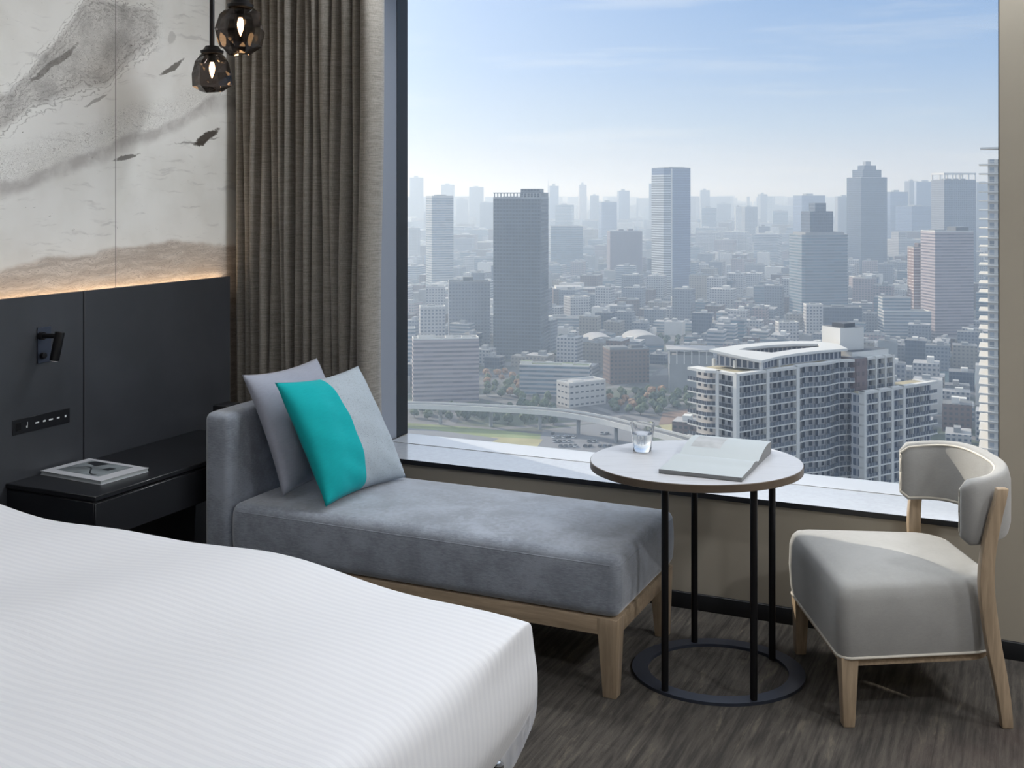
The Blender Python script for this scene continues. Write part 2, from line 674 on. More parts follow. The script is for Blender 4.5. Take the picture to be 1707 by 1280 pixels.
# ------------------------------------------------------------------ reading lamp, switches
lamp = thing('bedside_wall_lamp', 'small black swivel reading lamp on the charcoal headboard', 'lamp', (XL + .05, 2.952, 1.017))
b = MB()
b.box(0.0005, .005, -.03, .03, -.064, .063)
b.build('mounting_plate', M['ring_metal'], lamp, bevel=.001, seg=1)
b = MB()
b.tube((.005, -.02, .034), (.022, -.02, .034), .014, 20)
b.tube((.022, -.02, .034), (.085, -.008, .036), .0085, 16)
b.build('arm', M['black_metal'], lamp, smooth=True)
b = MB()
b.tube((.085, -.006, .05), (.074, -.022, -.05), .0165, 24)
hd = b.build('lamp_head', M['black_metal'], lamp, bevel=.003)
b = MB()
b.tube((.0742, -.0218, -.0505), (.0740, -.0221, -.0525), .012, 20)
b.build('lens', M['white_lamp'], hd)
b = MB()
b.tube((.005, -.012, -.037), (.02, -.012, -.037), .011, 20)
b.build('button', M['black_metal'], lamp, bevel=.002)

sw = thing('light_switch_panel', 'flush black touch switch strip with pale symbols on the headboard', 'switch', (XL + .05, 2.945, .745))
b = MB()
b.box(.0005, .003, -.13, .125, -.026, .026)
b.build('switch_plate', M['night'], sw, bevel=.001, seg=1)
for i, (dy, w, h) in enumerate(((-.069, .006, .020), (-.025, .016, .005), (.007, .011, .006), (.037, .018, .005), (.070, .012, .005), (.104, .007, .008))):
    b = MB()
    b.box(.003, .0036, dy - w / 2, dy + w / 2, -h / 2, h / 2 - (.012 if i == 0 else 0))
    if i == 0:
        b.box(.003, .0036, dy + w / 2 - .002, dy + w / 2, -h / 2, h / 2)
    b.build('icon', M['icon'], sw)
b = MB()
b.box(.003, .005, -.118, -.095, -.014, .014)
b.build('socket_cover', M['black_metal'], sw, bevel=.001, seg=1)

# ------------------------------------------------------------------ nightstand with its things
ns = thing('nightstand', 'low black wall hung nightstand between the bed and the daybed', 'nightstand', (-2.995, 3.25, .41))
b = MB()
b.box(-.204, .195, -.46, .52, 0, .128)
b.build('carcass', M['night'], ns, bevel=.002, seg=1)
b = MB()
b.box(-.204, .205, -.463, .523, .134, .15)
b.build('top', M['night'], ns, bevel=.002, seg=1)
b = MB()
b.box(.196, .205, -.462, .522, .001, .126)
b.build('drawer_front', M['night'], ns, bevel=.002, seg=1)
b = MB()
b.box(-.204, .188, -.455, .515, .128, .134)
b.build('shadow_gap', M['black_trim'], ns)
b = MB()
b.box(-.2045, -.190, -.40, .46, -.03, .0)
b.build('wall_mount', M['black_metal'], ns)

mag = thing('magazine', 'white covered magazine with a dark photograph lying on the black nightstand', 'magazine', (-3.028, 3.022, .5605), math.radians(-4))
b = MB()
b.box(-.15, .15, -.105, .105, .0015, .0125)
b.build('pages', M['paper'], mag)
b = MB()
b.box(-.152, .152, -.107, .107, .0125, .0143)
cv = b.build('cover', M['cover_grey'], mag)
b = MB()
b.box(-.115, .098, -.07, .085, .0143, .0147)
ph = b.build('cover_photo', M['photo_grey'], cv)
b = MB()
b.box(-.152, .152, -.107, .107, 0, .0015)
b.build('back_cover', M['cover_grey'], mag)
b = MB()
b.box(.03, .062, .005, .04, .0147, .015)
pts = [(-.09 + .16 * i / 12, -.03 + .05 * math.sin(i / 12 * 5.0) * (1 - i / 24)) for i in range(13)]
for (xa, ya), (xb, yb) in zip(pts, pts[1:]):
    b.poly([(xa, ya - .004, .015), (xb, yb - .004, .015), (xb, yb + .004, .015), (xa, ya + .004, .015)])
b.poly([(-.1, .05, .015), (-.03, .03, .015), (-.01, .08, .015), (-.09, .083, .015)])
b.build('ink_sketch', M['photo_dark'], cv, fixn=False)

bx = MB()
bx.box(-.035, .035, -.045, .045, 0, .16)
o = bx.build('storage_box', M['night'], bevel=.006)
o.location = (-2.91, 3.60, .5605)
tag(o, 'small dark box on the counter behind the daybed head', 'box')

# ------------------------------------------------------------------ pendants
def pendant(name, label, x, y, zc, r, sides, phase, prof):
    t = thing(name, label, 'pendant lamp', (x, y, zc), 0, 'smoked glass pendants')
    b = MB()
    b.lathe([(q * r, k * r) for q, k in prof], sides, phase=phase, cap0=True, cap1=False)
    me = b.build('glass_shade', M['smoke'], t)
    # uneven hand blown facets
    rr = random.Random(name + label)
    for v in me.data.vertices:
        v.co += Vector((rr.uniform(-1, 1), rr.uniform(-1, 1), rr.uniform(-1, 1))) * r * .09
    top = prof[-1][1] * r
    b = MB()
    b.lathe([(.30 * r, top - .04 * r), (.52 * r, top), (.54 * r, top + .12 * r), (.42 * r, top + .16 * r), (.30 * r, top + .34 * r), (.12 * r, top + .36 * r)], 28)
    b.build('cap', M['black_metal'], t, smooth=True)
    b = MB()
    b.tube((0, 0, top), (0, 0, top - .42 * r), .17 * r, 20)
    b.build('socket', M['black_metal'], t, smooth=True)
    b = MB()
    bt = top - .42 * r
    b.lathe([(.07 * r, bt), (.11 * r, bt - .1 * r), (.14 * r, bt - .28 * r), (.11 * r, bt - .48 * r), (.05 * r, bt - .66 * r), (.01 * r, bt - .76 * r)], 20)
    b.build('bulb', M['bulb'], t, smooth=True)
    b = MB()
    b.tube((0, 0, top + .34 * r), (0, 0, ZC - zc - .02), .0095, 16)
    b.build('rod', M['black_metal'], t, smooth=True)
    b = MB()
    b.tube((0, 0, ZC - zc - .02), (0, 0, ZC - zc), .05, 32)
    b.build('ceiling_plate', M['black_metal'], t, smooth=True)
    return t


prof1 = [(.55, -.95), (.92, -.62), (1.0, -.05), (.84, .50), (.50, .88)]
prof2 = [(.42, -1.0), (.88, -.66), (1.04, -.02), (.86, .55), (.46, .90)]
p1 = FW * 4.42 + RT * ((353.5 - CX) / FPX * 4.42)
p2 = FW * 4.30 + RT * ((401 - CX) / FPX * 4.30)
pendant('pendant_lamp', 'lower of the two smoked glass pendants in front of the mural edge', p1.x, p1.y, zat(120, 4.42), .083, 7, .3, prof1)
pendant('pendant_lamp', 'higher of the two smoked glass pendants overlapping the curtain', p2.x, p2.y, zat(49, 4.30), .092, 8, .1, prof2)

# ------------------------------------------------------------------ curtain
def curtain():
    rr = random.Random(3)
    x0, x1 = XL + .035, -2.585
    xs, k = [], x0
    while k < x1 - .02:
        w = rr.uniform(.036, .058)
        xs.append((k, w))
        k += w
    pts = []
    for i, (a, w) in enumerate(xs):
        amp = rr.uniform(.036, .058)
        gap = .035 if i in (6, 7) else 0
        for q in range(10):
            s = q / 10
            pts.append((a + w * s, 4.065 - amp * (math.sin(PI * s) ** .55) + gap * (s < .5), i))
    xe = pts[-1][0]
    for q in range(17):                       # the broad return fold at the window edge
        s = q / 16
        pts.append((xe + .012 + (-2.470 - xe - .012) * (1 - math.cos(PI * s)) / 2, 4.07 - .085 * math.sin(PI * s) ** .7, 99))
    n = len(pts)
    zs = 46

    def fn(a, c):
        i = min(int(round(a * (n - 1))), n - 1)
        x, y, g = pts[i]
        z = .015 + c * (ZC - .03)
        wv = .010 * math.sin(z * 1.7 + g * 1.3) + .004 * math.sin(z * 4.1 + g * 2.1)
        flare = (1 - c) * .008 * math.sin(g * 2.7)
        return (x + wv * .5 + flare, y + wv * .6, z)
    b = MB()
    b.grid(fn, n - 1, zs)
    o = b.build('curtain', M['curtain'], smooth=True, angle=80)
    md = o.modifiers.new('cloth', 'SOLIDIFY')
    md.thickness = .003
    tag(o, 'floor length pleated taupe linen curtain beside the window', 'curtain')


curtain()

# ------------------------------------------------------------------ bed
bed = thing('bed', 'wide bed with a smooth white striped duvet', 'bed', (0, 0, 0))


def duvet():
    X0, X1, Y0, Y1 = -3.17, -1.02, .12, 2.325
    NX, NY = 120, 110
    r, hang = .06, .245
    LX = (X1 - r - X0) + r * PI / 2 + hang
    LYm = (Y1 - Y0 - 2 * r)
    LY = LYm + 2 * (r * PI / 2 + hang)

    def edge(s, p=1.0):
        """distance along the cloth past the flat -> (outward, drop)"""
        if s <= 0:
            return 0, 0
        a = s / r
        if a < PI / 2:
            return r * math.sin(a) ** p, r * max(0, 1 - math.cos(a) ** p)
        return r, r + s - r * PI / 2

    def tuck(d):
        k = max(0, min(1, (d - r) / hang))
        return .008 * math.sin(PI * min(k * 1.5, 1)) - .055 * max(0, (k - .5) / .5) ** 1.6

    def fn(a, c):
        sx = a * LX
        flatx = X1 - r - X0
        sy = c * LY - (r * PI / 2 + hang)
        wc = max(0, min(1, (sy - (LYm - .35)) / .35))
        wc = wc * wc * (3 - 2 * wc)
        ox, dx = edge(sx - flatx, 1 - .85 * wc)
        x = X0 + min(sx, flatx) + ox
        if sy < 0:
            oy, dy = edge(-sy)
            y = Y0 + r - oy
        elif sy > LYm:
            oy, dy = edge(sy - LYm, .5)
            y = Y1 - r + oy
        else:
            dy = 0
            y = Y0 + r + sy
        fx = max(0, min(1, (x - X0) / (X1 - X0)))
        q = (x - (-3.2))
        z = .655 - .055 * max(0, (fx - .55) / .45) ** 2.0
        z += .030 * math.exp(-((x + 2.75) / .34) ** 2) * math.exp(-((y - 2.1) / .5) ** 2)
        z += .010 * math.sin(x * 5.1 + y * 2.0) * math.sin(y * 3.3 + .7) + .006 * math.sin(x * 11 - y * 5)
        z += .012 * math.exp(-((x + 1.9) / .25) ** 2 - ((y - 1.75) / .3) ** 2)
        z -= (dx ** 3 + dy ** 3) ** (1 / 3)
        tk = tuck(max(dx, dy))
        x += tk * min(1, ox / r)
        y += tk * min(1, abs(y - (Y0 + Y1) / 2) / ((Y1 - Y0) / 2)) ** 6 * (1 if sy > LYm / 2 else -1)
        z += .008 * math.sin(x * 9 + y * 7) * min(1, max(dx, dy) / .3)
        return (x, y, z)
    b = MB()
    b.grid(fn, NX, NY)
    o = b.build('duvet', M['duvet'], bed, smooth=True, angle=180, merge=1e-4)
    md = o.modifiers.new('s', 'SUBSURF')
    md.levels = md.render_levels = 1


duvet()
b = MB()
b.box(-3.18, -1.13, .24, 2.22, .30, .53)
b.build('mattress', M['mattress'], bed, bevel=.03)
b = MB()
b.box(-3.18, -1.17, .28, 2.18, .12, .298)
b.build('bed_base', M['bedbase'], bed, bevel=.01)
for x, y in ((-1.075, 2.255), (-1.075, .19), (-3.05, 2.12), (-3.05, .36)):
    b = MB()
    b.tube((x, y, 0), (x, y, .29), .014, 20)
    b.build('leg', M['chrome'], bed, smooth=True)
# ------------------------------------------------------------------ daybed
sofa = thing('daybed', 'grey velvet daybed with a low head end in front of the window', 'daybed', (0, 0, 0))
SX0, SX1, SY0, SY1 = -2.622, -1.150, 3.268, 3.862


def soft_box(x0, x1, y0, y1, z0, z1, dome=0.0, r=.03, n=28, bulge=0.0):
    """an upholstered block: rounded edges, a domed top"""
    bm = bmesh.new()
    bmesh.ops.create_cube(bm, size=1)
    for v in bm.verts:
        v.co = Vector(((x0 + x1) / 2 + v.co.x * (x1 - x0), (y0 + y1) / 2 + v.co.y * (y1 - y0), (z0 + z1) / 2 + v.co.z * (z1 - z0)))
    bmesh.ops.bevel(bm, geom=list(bm.edges), offset=r, segments=5, profile=.55, affect='EDGES')
    bmesh.ops.subdivide_edges(bm, edges=[e for e in bm.edges if e.calc_length() > .12], cuts=14, use_grid_fill=True)
    for v in bm.verts:
        a = (v.co.x - (x0 + x1) / 2) / ((x1 - x0) / 2)
        c = (v.co.y - (y0 + y1) / 2) / ((y1 - y0) / 2)
        k = (v.co.z - z0) / (z1 - z0)
        if k > .6:
            v.co.z += dome * max(0, 1 - abs(a) ** 2.5) * max(0, 1 - abs(c) ** 2.5) * (k - .6) / .4
        if bulge and .1 < k < .95:
            g = bulge * math.sin(PI * k)
            v.co.x += g * a * abs(a) ** 3
            v.co.y += g * c * abs(c) ** 3
    return bm


def from_bm(bm, name, mat, parent, smooth=True, angle=180, sub=0):
    me = bpy.data.meshes.new(name)
    bmesh.ops.recalc_face_normals(bm, faces=bm.faces)
    bm.to_mesh(me)
    bm.free()
    for p in me.polygons:
        p.use_smooth = smooth
    me.materials.append(mat)
    o = bpy.data.objects.new(name, me)
    C.objects.link(o)
    o.parent = parent
    if sub:
        md = o.modifiers.new('s', 'SUBSURF')
        md.levels = md.render_levels = sub
    return o


seat = from_bm(soft_box(SX0, SX1, SY0, SY1, .247, .440, .018, .034, bulge=.006), 'seat', M['velvet'], sofa)
b = MB()


def ribbon(pts, r, n=8, closed=False):
    """thin round cord along points"""
    b = MB()
    m = len(pts)
    rings = []
    for i in range(m):
        p = Vector(pts[i])
        a = Vector(pts[(i + 1) % m] if closed or i < m - 1 else pts[i])
        c = Vector(pts[i - 1] if closed or i > 0 else pts[i])
        d = (a - c).normalized()
        u = d.cross(Vector((0, 0, 1)))
        u = u.normalized() if u.length > 1e-4 else Vector((1, 0, 0))
        w = d.cross(u)
        rings.append([p + (u * math.cos(2 * PI * k / n) + w * math.sin(2 * PI * k / n)) * r for k in range(n)])
    for i in range(m if closed else m - 1):
        A, B = rings[i], rings[(i + 1) % m]
        for k in range(n):
            b.poly([A[k], A[(k + 1) % n], B[(k + 1) % n], B[k]])
    return b


ribbon([(SX0 + .02, SY0 - .0005, .412), (SX1 - .03, SY0 - .0005, .412), (SX1 - .008, SY0 + .008, .412), (SX1 + .0005, SY0 + .03, .412), (SX1 + .0005, SY1 - .03, .412)], .0028).build('seam', M['velvet'], seat, smooth=True)
from_bm(soft_box(SX0 - .124, SX0 - .012, SY0 - .002, SY1, .247, .757, .006, .03), 'backrest', M['velvet'], sofa)
b = MB()
b.box(SX0 - .12, SX1 - .006, SY0 + .006, SY1 - .006, .192, .246)
b.build('base_rail', M['oak_x'], sofa, bevel=.003, seg=2)


def taper_leg(x, y, dx, dy, top, w, wb, z0=.0):
    """square leg, flush outside, tapering on its inner faces; (dx, dy) points to the outer corner"""
    b = MB()
    ring = lambda ww, z: [(x, y, z), (x - dx * ww, y, z), (x - dx * ww, y - dy * ww, z), (x, y - dy * ww, z)]
    A, B, T = ring(wb, z0), ring(w, top - .03), ring(w, top)
    A = [(p[0] - dx * .006, p[1] - dy * .006, p[2]) for p in A]
    for P, Q in ((A, B), (B, T)):
        for i in range(4):
            j = (i + 1) % 4
            b.poly([P[i], P[j], Q[j], Q[i]])
    b.poly(A)
    b.poly(T)
    return b


for x, dx in ((SX1 - .004, 1), (SX0 - .122, -1)):
    for y, dy in ((SY0 + .004, -1), (SY1 - .004, 1)):
        taper_leg(x, y, dx, dy, .2445, .066, .044).build('leg', M['oak_z'], sofa, bevel=.003, seg=2)


# cushions
def pillow_mesh(s, T, tail=.05, split=None, Tb=None, seed=0, sag=.012):
    """a square scatter cushion in its own x (width), z (height) plane, y = thickness"""
    rr = random.Random(seed)
    ph = [rr.uniform(0, 6) for _ in range(6)]
    n = 40
    Tb = T if Tb is None else Tb
    halves = {}

    def pt(a, c, side):
        a2, c2 = a * 2 - 1, c * 2 - 1
        k = (max(0, 1 - abs(a2) ** 2.3) * max(0, 1 - abs(c2) ** 2.3)) ** .52
        pull = .075
        x = a2 * (1 - pull * (1 - c2 * c2) * abs(a2) ** 2) * s / 2
        z = c2 * (1 - pull * (1 - a2 * a2) * abs(c2) ** 2) * s / 2
        wr = .004 * math.sin(a2 * 9 + c2 * 5 + ph[0]) * math.sin(c2 * 7 - a2 * 3 + ph[1]) * k
        wr += .006 * math.sin((a2 + c2) * 13 + ph[2]) * max(0, -c2 - .3) * k
        y = side * ((T if side < 0 else Tb) * k) + wr * side + sag * math.sin(a2 * 2.2 + ph[3])
        return (x, y, z + s / 2)

    def half(a0, a1, nn):
        b = MB()
        for side in (1, -1):
            b.grid(lambda a, c: pt(a0 + (a1 - a0) * a, c, side), nn, n)
        return b
    if split is None:
        return [half(0, 1, n)]
    return [half(0, split, int(n * split)), half(split, 1, n - int(n * split))]


def place_cushion(o, base0, base1, lean, hs=1.0):
    """stand a cushion on the edge base0-base1, tipped back by lean"""
    b0, b1 = Vector(base0), Vector(base1)
    ax = (b1 - b0).normalized()
    nrm = Vector((0, 0, 1)).cross(ax).normalized()
    up = (Vector((0, 0, 1)) * math.cos(lean) + nrm * math.sin(lean)).normalized()
    yy = up.cross(ax)
    up = up * hs
    o.matrix_world = Matrix(((ax.x, yy.x, up.x, (b0.x + b1.x) / 2), (ax.y, yy.y, up.y, (b0.y + b1.y) / 2), (ax.z, yy.z, up.z, b0.z), (0, 0, 0, 1)))


cu = thing('cushion', 'square cushion, turquoise on one side and pale tweed on the other', 'cushion')
hv = pillow_mesh(.50, .088, split=.46, Tb=.06, seed=4)
hv[0].build('turquoise_panel', M['teal'], cu, smooth=True, angle=180)
hv[1].build('tweed_panel', M['tweed'], cu, smooth=True, angle=180)
place_cushion(cu, (-2.245, 3.298, .458), (-2.20, 3.795, .458), math.radians(29.5), .95)
cg = thing('cushion', 'plain silver grey velvet cushion behind the turquoise one', 'cushion')
gm = pillow_mesh(.47, .085, Tb=.006, seed=9, sag=-.003)
cvr = gm[0].build('cushion_cover', M['velvet_back'], cg, smooth=True, angle=180)
place_cushion(cg, (-2.447, 3.338, .466), (-2.443, 3.808, .466), math.radians(23.5), .985)

# ------------------------------------------------------------------ round table
TZ, TT = .679, .026
TC = Vector((-1.002, 3.612))
tb = thing('side_table', 'round pale topped table on four black rods and a floor ring', 'table', (TC.x, TC.y, 0), TH)
b = MB()
A_, B_ = .346, .312
ns_ = 96
ell = lambda k, z, n=ns_: [(A_ * k * math.cos(2 * PI * i / n), B_ * k * math.sin(2 * PI * i / n), z) for i in range(n)]
rings = [(.985, TZ - TT), (1, TZ - TT + .002), (1, TZ - .002), (.994, TZ - .0002)]
for (k0, z0), (k1, z1) in zip(rings, rings[1:]):
    P, Q = ell(k0, z0), ell(k1, z1)
    for i in range(ns_):
        j = (i + 1) % ns_
        b.poly([P[i], P[j], Q[j], Q[i]], None, 1)
b.poly(list(reversed(ell(.985, TZ - TT))), None, 1)
b.poly(ell(.994, TZ - .0002), None, 0)
b.build('tabletop', [M['table_top'], M['table_rim']], tb, smooth=True, angle=30)


def tloc(x, y):
    d = Vector((x, y)) - TC
    return d.x * math.cos(TH) + d.y * math.sin(TH), -d.x * math.sin(TH) + d.y * math.cos(TH)


rc = tloc(-.928, 3.612)
b = MB()
n = 96
for i in range(n):
    a0, a1 = 2 * PI * i / n, 2 * PI * (i + 1) / n
    q = lambda a, A, B, z: (rc[0] + A * math.cos(a), rc[1] + B * math.sin(a), z)
    for (A0, B0, z0), (A1, B1, z1) in (((.278, .252, 0), (.278, .252, .010)), ((.278, .252, .010), (.226, .202, .010)), ((.226, .202, .010), (.226, .202, 0)), ((.226, .202, 0), (.278, .252, 0))):
        b.poly([q(a0, A0, B0, z0), q(a1, A0, B0, z0), q(a1, A1, B1, z1), q(a0, A1, B1, z1)])
b.build('base_ring', M['ring_metal'], tb, smooth=True, angle=30)
for x, y in ((-1.037, 3.385), (-.772, 3.437), (-1.058, 3.797), (-.785, 3.768)):
    lx, ly = tloc(x, y)
    b = MB()
    b.tube((lx, ly, .008), (lx, ly, TZ - TT + .001), .0112, 20)
    b.build('leg', M['black_metal'], tb, smooth=True, angle=60)

# tumbler of water
tu = thing('tumbler', 'clear flared glass tumbler half full of water on the round table', 'glass', (-1.205, 3.672, TZ))
b = MB()
b.lathe([(.0285, .0003), (.0305, .002), (.034, .042), (.0425, .095), (.0412, .095), (.0325, .042), (.0288, .016), (.0, .014)], 48, cap0=True, cap1=False)
b.build('glass_body', M['glass'], tu, smooth=True, angle=50)
b = MB()
b.lathe([(.0, .0142), (.0286, .0162), (.0323, .042), (.0354, .060), (.0, .0595)], 48, cap0=False, cap1=False)
b.build('water', M['water'], tu, smooth=True, angle=50)

# open book
bk = thing('open_book', 'open magazine spread face up on the round table', 'book', (-.930, 3.628, TZ))


def leaf(y0, y1, prof, name, mat, z=0.0):
    b = MB()
    xs0, xs1 = -.132, .130
    n = 16
    top = [(y0 + (y1 - y0) * i / n, prof(i / n)) for i in range(n + 1)]
    for (ya, za), (yb, zb) in zip(top, top[1:]):
        b.poly([(xs0, ya, za), (xs1, ya, za), (xs1, yb, zb), (xs0, yb, zb)], None, 0)
        b.poly([(xs0, ya, z), (xs0, yb, z), (xs0, yb, zb), (xs0, ya, za)], None, 1)
        b.poly([(xs1, ya, z), (xs1, yb, z), (xs1, yb, zb), (xs1, ya, za)], None, 1)
        b.poly([(xs0, ya, z), (xs1, ya, z), (xs1, yb, z), (xs0, yb, z)], None, 1)
    for (yy, zz) in (top[0], top[-1]):
        b.poly([(xs0, yy, z), (xs1, yy, z), (xs1, yy, zz), (xs0, yy, zz)], None, 1)
    return b.build(name, mat, bk, smooth=True, angle=40)


leaf(-.002, -.228, lambda k: .013 + .010 * math.sin(min(k * 2.2, 1) * PI) * (1 - k) + .003 * math.sin(k * PI), 'front_pages', [M['paper'], M['paper_edge']], .0008)
leaf(.002, .196, lambda k: .013 + .028 * math.sin(min(1, k * 1.05) * PI * .62) , 'rear_pages', [M['paper'], M['paper_edge']], .0008)
b = MB()                                      # faint picture printed on the far page
pf = lambda k: .0135 + .028 * math.sin(min(1, k * 1.05) * PI * .62)
for i in range(10):
    k0, k1 = .30 + .06 * i, .36 + .06 * i
    y0, y1 = .002 + .194 * k0, .002 + .194 * k1
    b.poly([(-.11, y0, pf(k0)), (-.01, y0, pf(k0)), (-.01, y1, pf(k1)), (-.11, y1, pf(k1))])
b.build('printed_picture', simple('page_picture', srgb(170, 172, 174), .6, var=.12, scale=22), bk)

# ------------------------------------------------------------------ chair
ca = math.radians(25.5)
CWX, CSX = Vector((math.cos(ca), math.sin(ca))), Vector((math.sin(ca), -math.cos(ca)))
ch = thing('lounge_chair', 'low pale oak chair with grey seat and curved padded back', 'chair', (-.402, 3.735, 0), ca - PI / 2)
# local x = s (towards the near side), local y = w (towards the back)


def seat_shape(off, z):
    """plan of the seat: straight tapered front, rounded back"""
    pts = []
    fr, bk_, d0, d1 = .283 - off, .246 - off, -.250 + off, .245 - off
    r = .035
    pts += [(-fr + r, d0), (fr - r, d0)]
    for i in range(1, 5):
        a = -PI / 2 + PI / 2 * i / 4
        pts.append((fr - r + r * math.cos(a), d0 + r + r * math.sin(a)))
    r2 = .10
    for i in range(7):
        a = PI / 2 * i / 6
        pts.append((bk_ - r2 + r2 * math.cos(a), d1 - r2 + r2 * math.sin(a)))
    for i in range(7):
        a = PI / 2 + PI / 2 * i / 6
        pts.append((-bk_ + r2 + r2 * math.cos(a), d1 - r2 + r2 * math.sin(a)))
    for i in range(0, 4):
        a = PI + PI / 2 * i / 4
        pts.append((-fr + r + r * math.cos(a), d0 + r + r * math.sin(a)))
    return [(x, y, z) for x, y in pts]


def refine(poly, m=3):
    out = []
    for i in range(len(poly)):
        a, c = Vector(poly[i]), Vector(poly[(i + 1) % len(poly)])
        k = max(1, int((c - a).length / .035))
        out += [tuple(a.lerp(c, q / k)) for q in range(k)]
    return out


base_plan = refine(seat_shape(0, 0))
b = MB()
prof = [(0.0, .204), (-.006, .235), (-.010, .30), (-.008, .37), (.000, .400), (.010, .413), (.028, .420), (.07, .426), (.12, .430), (.18, .433), (.23, .434)]
cen = Vector((0, 0, 0))


def offset_ring(off, z):
    out = []
    for x, y, _ in base_plan:
        p = Vector((x, y))
        k = 1 - off / .27
        out.append((x * k, y * k, z))
    return out


R_ = [offset_ring(o_, z_) for o_, z_ in prof]
m_ = len(base_plan)
for P, Q in zip(R_, R_[1:]):
    for i in range(m_):
        j = (i + 1) % m_
        b.poly([P[i], P[j], Q[j], Q[i]])
b.poly(list(reversed(R_[0])))
b.poly(R_[-1])
st_ = b.build('seat', M['chair'], ch, smooth=True, angle=70)
ribbon([(p[0] * 1.004, p[1] * 1.004, .2045) for p in base_plan], .0042, 8, True).build('piping', M['piping'], st_, smooth=True)
# apron under the seat
b = MB()
oA = [(x * .96, y * .96, .178) for x, y, z in base_plan]
oB = [(x * .96, y * .96, .2035) for x, y, z in base_plan]
for i in range(m_):
    j = (i + 1) % m_
    b.poly([oA[i], oA[j], oB[j], oB[i]])
b.poly(oB)
b.poly(list(reversed(oA)))
b.build('apron', M['oak_x'], ch, smooth=True, angle=40)


def spl(x, pts):
    """smooth interpolation through (x, y) pairs"""
    for i in range(len(pts) - 1):
        if x <= pts[i + 1][0] + 1e-9:
            p0, p1, p2, p3 = pts[max(i - 1, 0)][1], pts[i][1], pts[i + 1][1], pts[min(i + 2, len(pts) - 1)][1]
            u = (x - pts[i][0]) / (pts[i + 1][0] - pts[i][0])
            return .5 * (2 * p1 + (p2 - p0) * u + (2 * p0 - 5 * p1 + 4 * p2 - p3) * u * u + (3 * p1 - p0 - 3 * p2 + p3) * u ** 3)
    return pts[-1][1]


def bent_post(path, name):
    """flat timber post through (s, w, z, width_s, width_w) sections"""
    b = MB()
    rings = []
    for s, w, z, ws, ww in path:
        rings.append([(s - ws / 2, w - ww / 2, z), (s + ws / 2, w - ww / 2, z), (s + ws / 2, w + ww / 2, z), (s - ws / 2, w + ww / 2, z)])
    for P, Q in zip(rings, rings[1:]):
        for i in range(4):
            j = (i + 1) % 4
            b.poly([P[i], P[j], Q[j], Q[i]])
    b.poly(list(reversed(rings[0])))
    b.poly(rings[-1])
    return b.build(name, M['oak_z'], ch, bevel=.004, seg=2)


for sg in (1, -1):
    path = []
    for i in range(19):
        k = i / 18
        z = .70 * k
        w = spl(z, ((0, .238), (.12, .222), (.25, .196), (.40, .176), (.50, .178), (.60, .196), (.70, .220)))
        path.append((sg * (.277 + .012 * k), w, z, .026, .032 + .012 * math.sin(PI * min(1, k * 1.05)) ** .8))
    bent_post(path, 'back_post')
    # front legs: square, tapering down
    b = MB()
    P0 = [(sg * .277, -.238, 0), (sg * .243, -.238, 0), (sg * .243, -.204, 0), (sg * .277, -.204, 0)]
    P1 = [(sg * .281, -.246, .205), (sg * .229, -.246, .205), (sg * .229, -.194, .205), (sg * .281, -.194, .205)]
    for i in range(4):
        j = (i + 1) % 4
        b.poly([P0[i], P0[j], P1[j], P1[i]])
    b.poly(P0)
    b.poly(P1)
    b.build('front_leg', M['oak_z'], ch, bevel=.004, seg=2)

# curved backrest: a padded U-shaped band
def backrest():
    path = []
    rs, wd = .250, .185
    for i in range(41):
        a = PI * i / 40
        s = -rs * math.cos(a)
        k = math.sin(a)
        s = math.copysign(abs(math.cos(a)) ** .72, -math.cos(a)) * rs
        w = .115 + wd * (k ** .80)
        path.append((s, w))
    b = MB()
    n = len(path)
    rings = []
    for i, (s, w) in enumerate(path):
        p0 = path[max(i - 1, 0)]
        p1 = path[min(i + 1, n - 1)]
        d = Vector((p1[0] - p0[0], p1[1] - p0[1])).normalized()
        nr = Vector((-d.y, d.x))              # outward from the hollow
        f = i / (n - 1)
        e = min(f, 1 - f)
        mid = math.sin(PI * f)
        zt, zb = .712 + .026 * mid, .522 + .010 * mid
        th = .024
        if e < .028:                           # rounded ends
            q = math.sqrt(max(.0, 1 - (1 - e / .028) ** 2))
            th *= .35 + .65 * q
            sh = .022 * (1 - q)
            zt -= sh
            zb += sh
        hh, zc = (zt - zb) / 2, (zt + zb) / 2
        ring = []
        for k in range(24):
            t_ = 2 * PI * k / 24
            cx_ = math.copysign(abs(math.cos(t_)) ** .55, math.cos(t_))
            cz_ = math.copysign(abs(math.sin(t_)) ** .35, math.sin(t_))
            fold = .0045 * math.sin(f * 95) * max(0, 1 - abs(f - .60) / .12) * (1 if cx_ < 0 else 0) * max(0, 1 - abs(cz_) ** 2) if True else 0
            off = cx_ * th * (1.1 if abs(cz_) < .7 else 1) - fold
            ring.append((s - nr.x * -off, w - nr.y * -off, zc + cz_ * hh))
        rings.append(ring)
    for P, Q in zip(rings, rings[1:]):
        for k in range(24):
            j = (k + 1) % 24
            b.poly([P[k], P[j], Q[j], Q[k]])
    b.poly(list(reversed(rings[0])))
    b.poly(rings[-1])
    o = b.build('backrest', M['chair'], ch, smooth=True, angle=80)
    # piping cord round the inner face
    inn = 13
    loop = [rings[i][9] for i in range(n)] + [rings[-1][k] for k in range(10, 15)] + [rings[i][15] for i in range(n - 1, -1, -1)] + [rings[0][k] for k in range(14, 9, -1)]
    ribbon(loop, .0034, 8, True).build('piping', M['piping'], o, smooth=True)
    return o


backrest()

